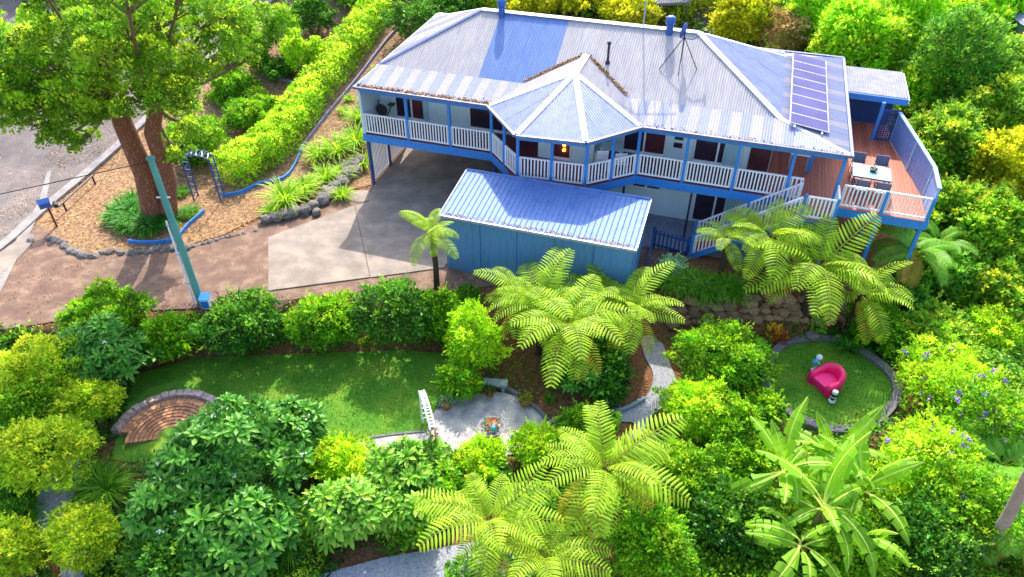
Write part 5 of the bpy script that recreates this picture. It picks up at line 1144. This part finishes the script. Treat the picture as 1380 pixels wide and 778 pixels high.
# ------------------------------------------------------------------ rocks
ROCKS = [MB().blob((0, 0, 0), 1, s_, 2, .16, (1, .8, .62)).mesh('rock', STONE) for s_ in range(6)]
RW = [MB().blob((0, 0, 0), 1, 20 + s_, 2, .12, (1, .7, .6)).mesh('wall_stone', RSTONE) for s_ in range(6)]
r_ = random.Random(21)
def rock(px, py, s_, lb, gp, up=.0):
    x, y, z = G(px, py); o = link('rock', ROCKS[r_.randrange(6)], None, (x, y, z + s_*.25 + up), (r_.uniform(-.3, .3), r_.uniform(-.3, .3), r_.uniform(0, 6)), s_); tag(o, lb, 'rock', gp)
pl = smooth_poly([(70, 322), (84, 330), (95, 340), (110, 344), (125, 346), (150, 341), (180, 342), (205, 340), (235, 336), (252, 333)], 4, False)
for i, p_ in enumerate(pl): rock(p_[0] + r_.uniform(-1.5, 1.5), p_[1] + r_.uniform(-2, 2), r_.uniform(.14, .24), 'dark rock bordering mulch and driveway, %s from the kerb end of the curved row' % ORD[i], 'rocks along the driveway border')
for i, p_ in enumerate(smooth_poly([(256, 334), (275, 330), (300, 322), (320, 318), (345, 312)], 3, False)): rock(p_[0], p_[1], r_.uniform(.08, .16), 'small rock leading towards the slab, %s from the pole side' % ORD[i], 'small rocks leading to the slab')
rock(43, 325, .22, 'pale rounded rock at the corner of the crossover', None); 
for i, p_ in enumerate([(360, 300, .3), (372, 297, .34), (386, 294, .38), (398, 291, .36), (412, 288, .34), (424, 282, .34), (436, 274, .4), (446, 266, .38), (452, 256, .34), (462, 250, .4), (470, 240, .44), (476, 228, .46), (484, 222, .4), (466, 230, .42), (440, 262, .3), (428, 290, .24), (395, 284, .3), (458, 244, .3), (480, 236, .38)]):
    rock(p_[0], p_[1], p_[2], ('%s grey boulder along the foot of the loose rock wall, counted from the left' % ORD[i]) if i < 13 else ['grey boulder nearest the mulch at the middle of the rock wall', 'grey boulder low at the inner bend of the rock wall', 'small grey boulder tucked behind the left half of the rock wall', 'small grey boulder fallen at the gap in the rock wall', 'flat grey boulder behind the left end of the rock wall', 'small grey boulder wedged in the middle of the rock wall', 'grey boulder beside the tallest lime clump'][i - 13], 'boulders of the rock wall', .12)
st_ = G(486, 266); o = MB().lathe([(.5, -.05), (.55, .02), (.5, .07)], 18).build('stepping_stone', CONC, None, st_); tag(o, 'round flat pale stepping stone between boulders and slab', 'stepping stone')
# stone retaining wall below the picket edging
rt = empty('stone_retaining_wall', G(955, 440)); tag(rt, 'rough brown stone retaining wall behind the domed shrub', 'wall'); O_ = Vector(rt.location)
for pts, rows in (([(898, 440), (930, 436), (965, 432), (1005, 428), (1050, 430), (1100, 432), (1150, 440)], 4),):
    pl = smooth_poly(pts, 10, False)
    base = [Vector(G(*p_)) for p_ in pl]; L = 0; acc = 0; last = base[0]
    for j in range(rows):
        acc = r_.uniform(0, .3); tgt = acc; L = 0
        for i in range(1, len(base)):
            a, b = base[i-1], base[i]; d = (Vector((b.x, b.y)) - Vector((a.x, a.y))).length
            while L + d > tgt:
                p_ = a.lerp(b, (tgt - L) / d); s_ = r_.uniform(.14, .34); link('stone', RW[r_.randrange(6)], rt, p_ - O_ + Vector((r_.uniform(-.06, .06), j * .12 + r_.uniform(-.09, .09), .02 + j * .24 + r_.uniform(-.07, .07))), (r_.uniform(-.15, .15), r_.uniform(-.15, .15), HA + r_.uniform(-.3, .3)), s_); tgt += s_ * 1.6
            L += d
# brick seat
sc_ = G(229, 590); seat = empty('brick_seat', sc_); tag(seat, 'curved brick garden seat with block back behind the big frangipani', 'garden seat')
def ring_blocks(Ra, Rb, z0, z1, a0, a1, n, m, name, jit=.01):
    for i in range(n):
        t0 = a0 + (a1 - a0) * (i + .04) / n; t1 = a0 + (a1 - a0) * (i + .96) / n; j = r_.uniform(-jit, jit)
        q = [((Ra if k in (0, 3) else Rb) * math.cos(t) , (Ra if k in (0, 3) else Rb) * math.sin(t)) for k, t in ((0, t0), (1, t0), (2, t1), (3, t1))]
        MB().prism([(x, y) for x, y in q], z0, z1 + j).build(name, m, seat)
a0, a1 = R(8), R(178)
ring_blocks(1.6, 1.84, -.1, .34, a0 - .05, a1 + .02, 22, BLOCK, 'back_block', .03)
ring_blocks(1.33, 1.58, -.1, .2, a0, a1, 26, BRICK, 'seat_block', .01)
for k, (ra_, n_) in enumerate(((1.2, 24), (1.07, 21), (.94, 18), (.81, 16), (.68, 13), (.55, 10), (.42, 8), (.29, 5))): ring_blocks(ra_, ra_ + .112, -.15, .2 - .022 * k, a0, a1 + .35, n_, BRICK, 'brick', .008)
# round lawn edging
cp = smooth_poly([G(*p_)[:2] for p_ in circ], 5); cpp = cp + [cp[0], cp[1]]
cx = sum(p_[0] for p_ in cp) / len(cp); cy = sum(p_[1] for p_ in cp) / len(cp)
ed = MB(); vs = []; fs = []; n_ = len(cp)
for x, y in cp:
    for k_, dz_ in ((.985, -.1), (.985, .16), (1.13, .18), (1.15, -.1)): px_, py_ = cx + (x-cx)*k_, cy + (y-cy)*k_; vs.append((px_, py_, float(hgt(x, y)) + dz_))
for i in range(n_):
    j = (i + 1) % n_
    for k_ in range(3): fs.append((i*4+k_, i*4+k_+1, j*4+k_+1, j*4+k_))
o = ed.add(vs, fs).build('lawn_edging', CONCD); tag(o, 'weathered concrete ring edging round the small circular lawn', 'lawn edging')
# patio edging
for pts, lb_ in (([(590, 552), (604, 541)], 'short dark sleeper edging between arch and terracotta pot'), ([(675, 524), (690, 530), (700, 536)], 'dark sleeper edging right of the stone seat'), ([(706, 545), (722, 552), (738, 570)], 'dark curved edging at the right rim of the patio'), ([(738, 574), (760, 567), (800, 562), (840, 555), (868, 540)], 'blue grey edging along the gravel path')):
    e_ = strip('garden_edging', smooth_poly(pts, 3, False), .12, .18, CONCD if 'dark' in lb_ else PAVE); tag(e_, lb_, 'garden edging')
strip_ = strip('path_kerb', smooth_poly([(488, 593), (530, 587), (572, 583)], 3, False), .08, .08, CONCD); tag(strip_, 'thin concrete kerb between lawn and pale gravel path', 'kerb', kind='structure')
# stone seat
q = G(668, 527); o = empty('stone_bench', q, R(-5)); tag(o, 'small grey stone bench at the back of the gravel patio', 'bench')
MB().box((-.42, -.16, .36), (.42, .16, .45)).build('seat', GSTONE, o); MB().box((-.34, -.12, 0), (-.22, .12, .36)).build('leg', GSTONE, o); MB().box((.22, -.12, 0), (.34, .12, .36)).build('leg', GSTONE, o)
def plantball(parent, z, r__, cols, seed, name='plant', m=LEAF, n=160, L=.09):
    q = np.random.default_rng(seed); d = sphere_dirs(n, q); Pn = d * r__ * q.uniform(.4, 1, (n, 1)) + np.array([0, 0, z]); c = np.array([lin(k) for k in cols])[q.integers(0, len(cols), n)]
    V, C = leafgeo(Pn, d + np.array([0, 0, .4]), d + q.normal(0, .5, (n, 3)), np.full(n, L), np.full(n, L*.35), c); link(name, finish(name, V, C, m), parent)
def pot(px, py, r__, h, lb_, cols, seed, flower=None):
    o = empty('plant_pot', G(px, py)); tag(o, lb_, 'plant pot'); MB().lathe([(r__*.65, 0), (r__*.95, h*.85), (r__*1.08, h*.86), (r__*1.08, h), (r__*.9, h), (r__*.85, h*.88)], 16).build('pot', TERRA, o); plantball(o, h + r__*.5, r__*1.1, cols, seed)
    if flower: plantball(o, h + r__ * .7, r__ * 1.1, flower, seed + 9, 'flowers', LEAF, 70, .06)
pot(602, 551, .19, .32, 'terracotta pot with silvery plant beside the dark sleeper edging', ['#8cb088', '#6c9c70'], 1)
pot(660, 534, .17, .24, 'terracotta pot with dark plant in front of the stone bench', ['#2c6428', '#3c7830'], 2)
pot(708, 546, .2, .2, 'low pot of yellow flowers at the right rim of the patio', ['#5c8c20', '#88a028'], 3, ['#f0c840', '#e8b050', '#f4d880'])
pot(745, 521, .14, .2, 'tiny pot hidden under the fern fronds above the mulch bed', ['#6ca030', '#b0c060'], 6)
ur = empty('planted_urn', G(663, 592)); tag(ur, 'wide grey bowl urn on terracotta foot with orange and teal flowers', 'urn')
MB().lathe([(.2, 0), (.22, .05), (.13, .16), (.12, .34), (.2, .42)], 20).build('foot', TERRA, ur); MB().lathe([(.12, .4), (.36, .5), (.42, .62), (.43, .65), (.4, .65), (.3, .58)], 24).build('bowl', mat('bowl_grey', '#8c888c', '#747078', .7, 8), ur)
plantball(ur, .72, .2, ['#e07c20', '#d8a030', '#b04820'], 5, 'orange_flowers', LEAF, 110, .09); plantball(ur, .66, .34, ['#3c7c4c', '#5c9c5c', '#8cb894'], 7, 'plant', LEAF, 120, .09)
MB().blob((.05, -.16, .72), .13, 3, 2, .05, (1, .7, .8)).build('teal_ornament', TEAL, ur, smooth=True)
# white arch with climber
def arch(name, pA, pB, zt, m, wd, lb_, cat, bars=6):
    """pA, pB: picture points of the two ends of the top, zt its height"""
    zA = -1.2
    def at(p_):
        z0 = 0.0
        for _ in range(20): x, y = P(p_[0], p_[1], z0 + zt); z0 = .5*z0 + .5*float(hgt(x, y))
        return Vector((x, y, z0))
    a, b = at(pA), at(pB); o = empty(name, a); tag(o, lb_, cat); d = b - a; n_ = Vector((d.y, -d.x, 0)).normalized() * wd / 2
    for sg in (-1, 1):
        off = n_ * sg
        for q_ in (Vector((0, 0, 0)), d): MB().beam(q_ + off - Vector((0, 0, .1)), q_ + off + Vector((0, 0, zt)), .05, .05).build('post', m, o)
        ptc = [Vector((0, 0, zt)) + off, d * .2 + off + Vector((0, 0, zt + .16)), d * .5 + off + Vector((0, 0, zt + .22)), d * .8 + off + Vector((0, 0, zt + .16)), d + off + Vector((0, 0, zt))]
        MB().tube(ptc, .03, 6).build('top_rail', m, o)
    for i in range(bars):
        t = (i + .5) / bars; c = d * t + Vector((0, 0, zt + .22 * math.sin(math.pi * t) ** .7)); MB().beam(c - n_, c + n_, .028, .02).build('crossbar', m, o)
    for q_ in (Vector((0, 0, 0)), d):
        for k in range(5):
            z = .3 + k * (zt - .4) / 5; MB().beam(q_ - n_ + Vector((0, 0, z)), q_ + n_ + Vector((0, 0, z)), .025, .03).build('rung', m, o)
    return o, d
o, d = arch('garden_arch', (568, 527), (583, 578), 1.6, WHITE, .15, 'slim white timber garden arch over the path beside the patio', 'garden arch', 15)
for q_, s_ in ((Vector((0, 0, 0)), 1), (d, 2)): pass
cl = empty('climbing_plant', o.location + d); tag(cl, 'climber with pink flowers on the near post of the white arch', 'climbing plant')
for k in range(4): plantball(cl, .3 + .38 * k, .2, ['#5c8c2c', '#78a038', '#c08858'], 40 + k, 'foliage', LEAF, 70, .08)
plantball(cl, 1.45, .16, ['#c8508c', '#a83c78'], 50, 'pink_flowers', LEAF, 40, .08)
o, d = arch('garden_arch', (247, 212), (284, 213), 2.1, DBLUE, .45, 'dark blue and white metal garden arch at the end of the clipped hedge', 'garden arch', 7)
for k in range(5):
    for q_ in (Vector((0, 0, 0)), d):
        n_ = Vector((d.y, -d.x, 0)).normalized() * .225; z = .25 + k * .37; MB().beam(q_ - n_ + Vector((0, 0, z)), q_ + n_ + Vector((0, 0, z + .3)), .03, .02).build('lattice_bar', WHITE, o)
for k in range(5): t = (k + .3) / 5; c = d * t + Vector((0, 0, 2.1 + .2 * math.sin(math.pi * t) ** .7)); MB().beam(c - n_, c + n_ + d * .12, .03, .02).build('lattice_bar', WHITE, o)
# red inflatable armchair and ornaments
q = G(1113, 520); ch = empty('armchair', q, R(28)); tag(ch, 'bright pink tub armchair standing on the round lawn', 'armchair')
def upath():
    q = [(-.42 + .42 * t, -.36, .5) for t in (0, .25, .5, .75)]
    q += [(.36 * math.sin(R(a_)), -.36 * math.cos(R(a_)), .5 + .2 * math.sin(R(a_)) ** .7 if a_ not in (0, 180) else .5) for a_ in range(0, 181, 12)]
    return q + [(-.42 + .42 * t, .36, .5) for t in (.75, .5, .25, 0)]
up_ = upath(); v = []; f = []; n = len(up_)
for i in range(n):
    a_ = Vector(up_[max(i-1, 0)]); b_ = Vector(up_[min(i+1, n-1)]); d = (b_ - a_); d.z = 0; d.normalize(); o_ = Vector((d.y, -d.x, 0)); c = Vector(up_[i]); h_ = c.z; c.z = 0
    for off, z in ((-.09, .0), (-.1, h_*.5), (-.11, h_ - .1), (-.06, h_ - .01), (.0, h_ + .02), (.06, h_ - .01), (.11, h_ - .1), (.09, h_ * .5), (.08, 0)): v.append(c + o_ * off + Vector((0, 0, z)))
for i in range(n - 1):
    for k in range(8): f.append((i*9+k, i*9+k+1, (i+1)*9+k+1, (i+1)*9+k))
f += [tuple(range(9))[::-1], tuple((n-1)*9 + k for k in range(9))]
MB().add(v, f).build('back_and_arms', PINK, ch, smooth=True)
MB().prism([(-.38, -.28), (.0, -.28), (.2, -.18), (.28, 0), (.2, .18), (0, .28), (-.38, .28)], .0, .26).build('seat_base', PINK, ch)
MB().prism([(-.41, -.25), (.0, -.25), (.18, -.16), (.25, 0), (.18, .16), (0, .25), (-.41, .25)], .262, .36).build('seat_cushion', mat('pink_cushion', '#ff3088', '#ff2480', .5, 3), ch)
ch.scale = (1.1, 1.1, 1.1)
og = empty('garden_ornament', G(1097, 500)); tag(og, 'white and teal ornament standing behind the pink armchair', 'garden ornament')
MB().lathe([(.11, 0), (.12, .05), (.05, .12), (.05, .38), (.1, .42)], 14).build('stand', WHITE, og); MB().blob((-.1, -.05, .5), .12, 5, 2, .03).build('teal_ball', TEAL, og, smooth=True); MB().blob((.05, .06, .62), .12, 6, 2, .03).build('white_ball', WHITE, og, smooth=True)
og = empty('garden_ornament', G(1120, 543)); tag(og, 'black and white banded ornament at the near side of the pink armchair', 'garden ornament')
for k, (z, r__, m) in enumerate(((0, .12, BLACKP), (.07, .125, WHITE), (.12, .09, BLACKP), (.3, .1, WHITE), (.36, .11, BLACKP), (.46, .1, WHITE), (.5, .07, BLACKP))): MB().lathe([(r__*.9, 0), (r__, .03), (r__*.85, .12 if k < 6 else .06)], 14).build('band', m, og, (0, 0, z))
og = empty('garden_ornament', G(831, 532)); tag(og, 'small white and blue figurine in the bed beside the gravel path', 'garden ornament')
MB().lathe([(.13, 0), (.15, .12), (.1, .24), (.05, .28)], 12).build('body', WHITE, og, smooth=True); MB().blob((0, 0, .33), .08, 5, 2, .04).build('head', WHITE, og, smooth=True); MB().lathe([(.09, .36), (.05, .46), (.01, .52)], 10).build('hat', STEEL, og)
og = empty('garden_statue', G(949, 452)); tag(og, 'small dark grey statue with leafy plant in front of the stone wall', 'statue')
MB().lathe([(.14, 0), (.16, .06), (.1, .12), (.11, .4), (.14, .5), (.08, .6), (.05, .62)], 12).build('body', GSTONE, og, smooth=True); MB().blob((0, 0, .7), .1, 5, 2, .05).build('head', LMET, og, smooth=True); plantball(og, .85, .2, ['#b8d050', '#98c040'], 60)
for i, (px, py, c, lb_) in enumerate(((1041, 452, ['#f0c030', '#e8d040'], 'golden yellow leafed plant above the round lawn edging'), (1050, 461, ['#d08048', '#b86038'], 'rust coloured plant at the rim of the round lawn'), (1100, 445, ['#78c030', '#98d840'], 'lime leafed plant behind the top of the round lawn'), (1124, 450, ['#5c1c34', '#7c2c44'], 'dark red leafed plant behind the round lawn'), (1188, 458, ['#e08830', '#d06828'], 'orange flowering plant right of the round lawn'))):
    o = empty('bedding_plant', G(px, py)); tag(o, lb_, 'plant'); plantball(o, .22, .3, c, 70 + i, 'foliage', LEAF, 150, .13)
for px, py, lb_ in ((1093, 458, 'dark upright stone left of the lime leafed plant'), (1128, 462, 'dark stone behind the round lawn edging')): rock(px, py, .28, lb_, None, .1)
# ------------------------------------------------------------------ furniture (house places)
def HP(s_, d_, z): x, y = H2W(s_, d_); return (x, y, z)
def box_legs(w_, d_, h, t, m, o, nm='leg', r__=.025):
    for sx in (-1, 1):
        for sy in (-1, 1): MB().box((sx*w_/2 - r__, sy*d_/2 - r__, 0), (sx*w_/2 + r__, sy*d_/2 + r__, h)).build(nm, m, o)
t_ = empty('dining_table', HP(20.75, 1.75, Z0), HA + R(-2)); tag(t_, 'pale glass topped dining table on the open deck', 'table')
MB().box((-.68, -.5, .7), (.68, .5, .715)).build('glass_top', TGLASS, t_); MB().box((-.7, -.52, .66), (.7, .52, .69)).build('frame', SEATG, t_); box_legs(1.24, .9, .66, .05, SEATG, t_)
v_ = empty('table_centrepiece', HP(20.8, 1.85, Z0 + .716)); tag(v_, 'dark bowl centrepiece on the glass dining table', 'bowl'); MB().lathe([(.08, 0), (.15, .07), (.16, .1), (.12, .1), (.1, .07)], 14).build('bowl', DARK, v_); plantball(v_, .12, .1, ['#508060', '#d0d8c8'], 81, 'plant', LEAF, 50, .06)
def chair(s_, d_, rot, lb_, gp, m=SEATG, mf=DARK, h=.9):
    o = empty('dining_chair', HP(s_, d_, Z0), HA + rot); tag(o, lb_, 'chair', gp); MB().box((-.24, -.22, .4), (.24, .24, .45)).build('seat', m if m is not SEATG else LMET, o)
    MB().add([(-.24, -.2, .5), (.24, -.2, .5), (.24, -.17, .5), (-.24, -.17, .5), (-.24, -.3, h), (.24, -.3, h), (.24, -.27, h), (-.24, -.27, h)], [(0,3,2,1),(4,5,6,7),(0,1,5,4),(1,2,6,5),(2,3,7,6),(3,0,4,7)]).build('backrest', m, o)
    for sx in (-.23, .23):
        MB().tube([(sx, .22, 0), (sx, .22, .62)], .015, 5).build('leg', mf, o); MB().tube([(sx, -.2, 0), (sx, -.2, .5), (sx, -.28, h-.1)], .015, 5).build('leg', mf, o); MB().tube([(sx, .22, .62), (sx, -.22, .62)], .018, 5).build('armrest', mf, o)
for s_, d_, rt_, lb_ in ((20.4, .95, 0, 'grey chair at the near left of the glass dining table'), (21.1, .95, 0, 'grey chair at the near right of the glass dining table'), (20.35, 2.6, R(180), 'grey chair at the far left of the glass dining table'), (21.2, 2.6, R(180), 'grey chair at the far right of the glass dining table')): chair(s_, d_, rt_, lb_, 'chairs round the deck table')
t_ = empty('side_table', HP(18.15, 2.6, Z0), HA); tag(t_, 'small white table under the covered corner of the verandah', 'table'); MB().box((-.38, -.28, .68), (.38, .28, .73)).build('tabletop', WHITE, t_); box_legs(.66, .46, .68, .04, LMET, t_)
# exercise bike on the left of verandah
b_ = empty('exercise_bike', HP(.75, .95, Z0), HA); tag(b_, 'black exercise machine on the left end of the verandah', 'exercise bike')
MB().lathe([(.26, -.03), (.28, 0), (.26, .03)], 20).build('flywheel', BLACKP, b_, (-.2, 0, .75), (R(90), 0, 0)); MB().tube([(-.45, 0, .05), (-.2, 0, .75), (.05, 0, .5), (.3, 0, 1.05)], .03, 6).build('frame', BLACKP, b_); MB().tube([(-.45, -.25, .04), (-.45, .25, .04)], .03, 6).build('foot', BLACKP, b_); MB().tube([(.4, -.25, .04), (.4, .25, .04)], .03, 6).build('foot', BLACKP, b_)
MB().tube([(.4, 0, .05), (.05, 0, .5)], .03, 6).build('frame', BLACKP, b_); MB().box((.18, -.12, 1.05), (.44, .12, 1.11)).build('saddle', BLACKP, b_); MB().tube([(-.2, 0, .75), (-.35, 0, 1.2), (-.15, -.2, 1.25)], .022, 6).build('handlebar', BLACKP, b_)
# table, lounger and umbrella-like shade under gazebo right
t_ = empty('verandah_table', HP(10.85, .75, Z0), HA); tag(t_, 'light grey slatted table on the verandah right of the gazebo room', 'table'); MB().box((-.45, -.3, .7), (.45, .3, .74)).build('tabletop', WALL, t_); box_legs(.8, .5, .7, .04, WHITE, t_)
for s_, lb_ in ((10.55, 'white verandah chair left of the grey slatted table'), (11.3, 'white verandah chair right of the grey slatted table')): chair(s_, .15, R(20), lb_, None, WHITE, WHITE, .95)
o = empty('wall_screen', HP(11.0, WD - .02, Z0)); o.rotation_euler[2] = HA; tag(o, 'dark tilted screen on the wall behind the verandah table', 'wall screen'); MB().box((-.35, -.12, .95), (.25, -.05, 1.35)).build('panel', DARK, o, rot=(R(-8), 0, 0)); MB().box((-.05, -.06, 1.1), (.05, -.0, 1.2)).build('bracket', LMET, o)
# ------------------------------------------------------------------ neighbours
nx_, ny_ = P(905, 22, 2.8); nd = empty('neighbour_deck', (nx_, ny_, float(hgt(nx_, ny_))), R(8)); tag(nd, 'neighbouring grey blue deck with stair railing behind the roof ridge', 'deck')
MB().box((-2.6, .0, 1.2), (1.0, 3.0, 1.35)).build('floor', CONCD, nd)
me = MB().box((-.02, -.02, 0), (.02, .02, .95)).mesh('baluster', MATS['screen_blue0'])
o = MB().beam((-2.6, .0, 2.35), (1.0, .0, 2.35), .07, .06).build('rail', MATS['screen_blue0'], nd)
for i in range(26): link('baluster', me, nd, (-2.55 + i * .14, 0, 1.36))
MB().beam((1.0, 0, 2.35), (3.6, 1.6, 3.6), .07, .06).build('stair_rail', MATS['screen_blue0'], nd)
for i in range(18): t = i / 18; link('baluster', me, nd, (1.05 + 2.5 * t, 1.55 * t, 1.4 + 1.2 * t))
for x in (-2.5, -1, .9): MB().box((x - .05, .02, 0), (x + .05, .12, 1.2)).build('post', CONCD, nd)
wx, wy = P(975, 16, .8); sheet('neighbour_yard', [(935, 50), (1010, 62), (1010, -10), (930, -10)], mat('dark_paving', '#5c5864', '#4c4a58', .9, 3), .08, 'dark paved yard behind the right ridge end', 'yard')
nh = empty('neighbour_house', (*P(1400, 95, 1.5), float(hgt(*P(1400, 95, 1.5))))); tag(nh, 'grey neighbouring roof glimpsed between trees at the right edge', 'house')
MB().box((-1.5, -1, 0), (5, 6, 2.6)).build('wall', WALL, nh); MB().add([(-2, -1.6, 2.6), (5.6, -1.6, 2.6), (5.6, 6.6, 2.6), (-2, 6.6, 2.6), (1.2, 2.5, 4.0), (2.6, 2.5, 4.0)], [(0, 1, 5, 4), (1, 2, 5), (2, 3, 4, 5), (3, 0, 4), (0, 3, 2, 1)]).build('roof', ROOFD, nh)
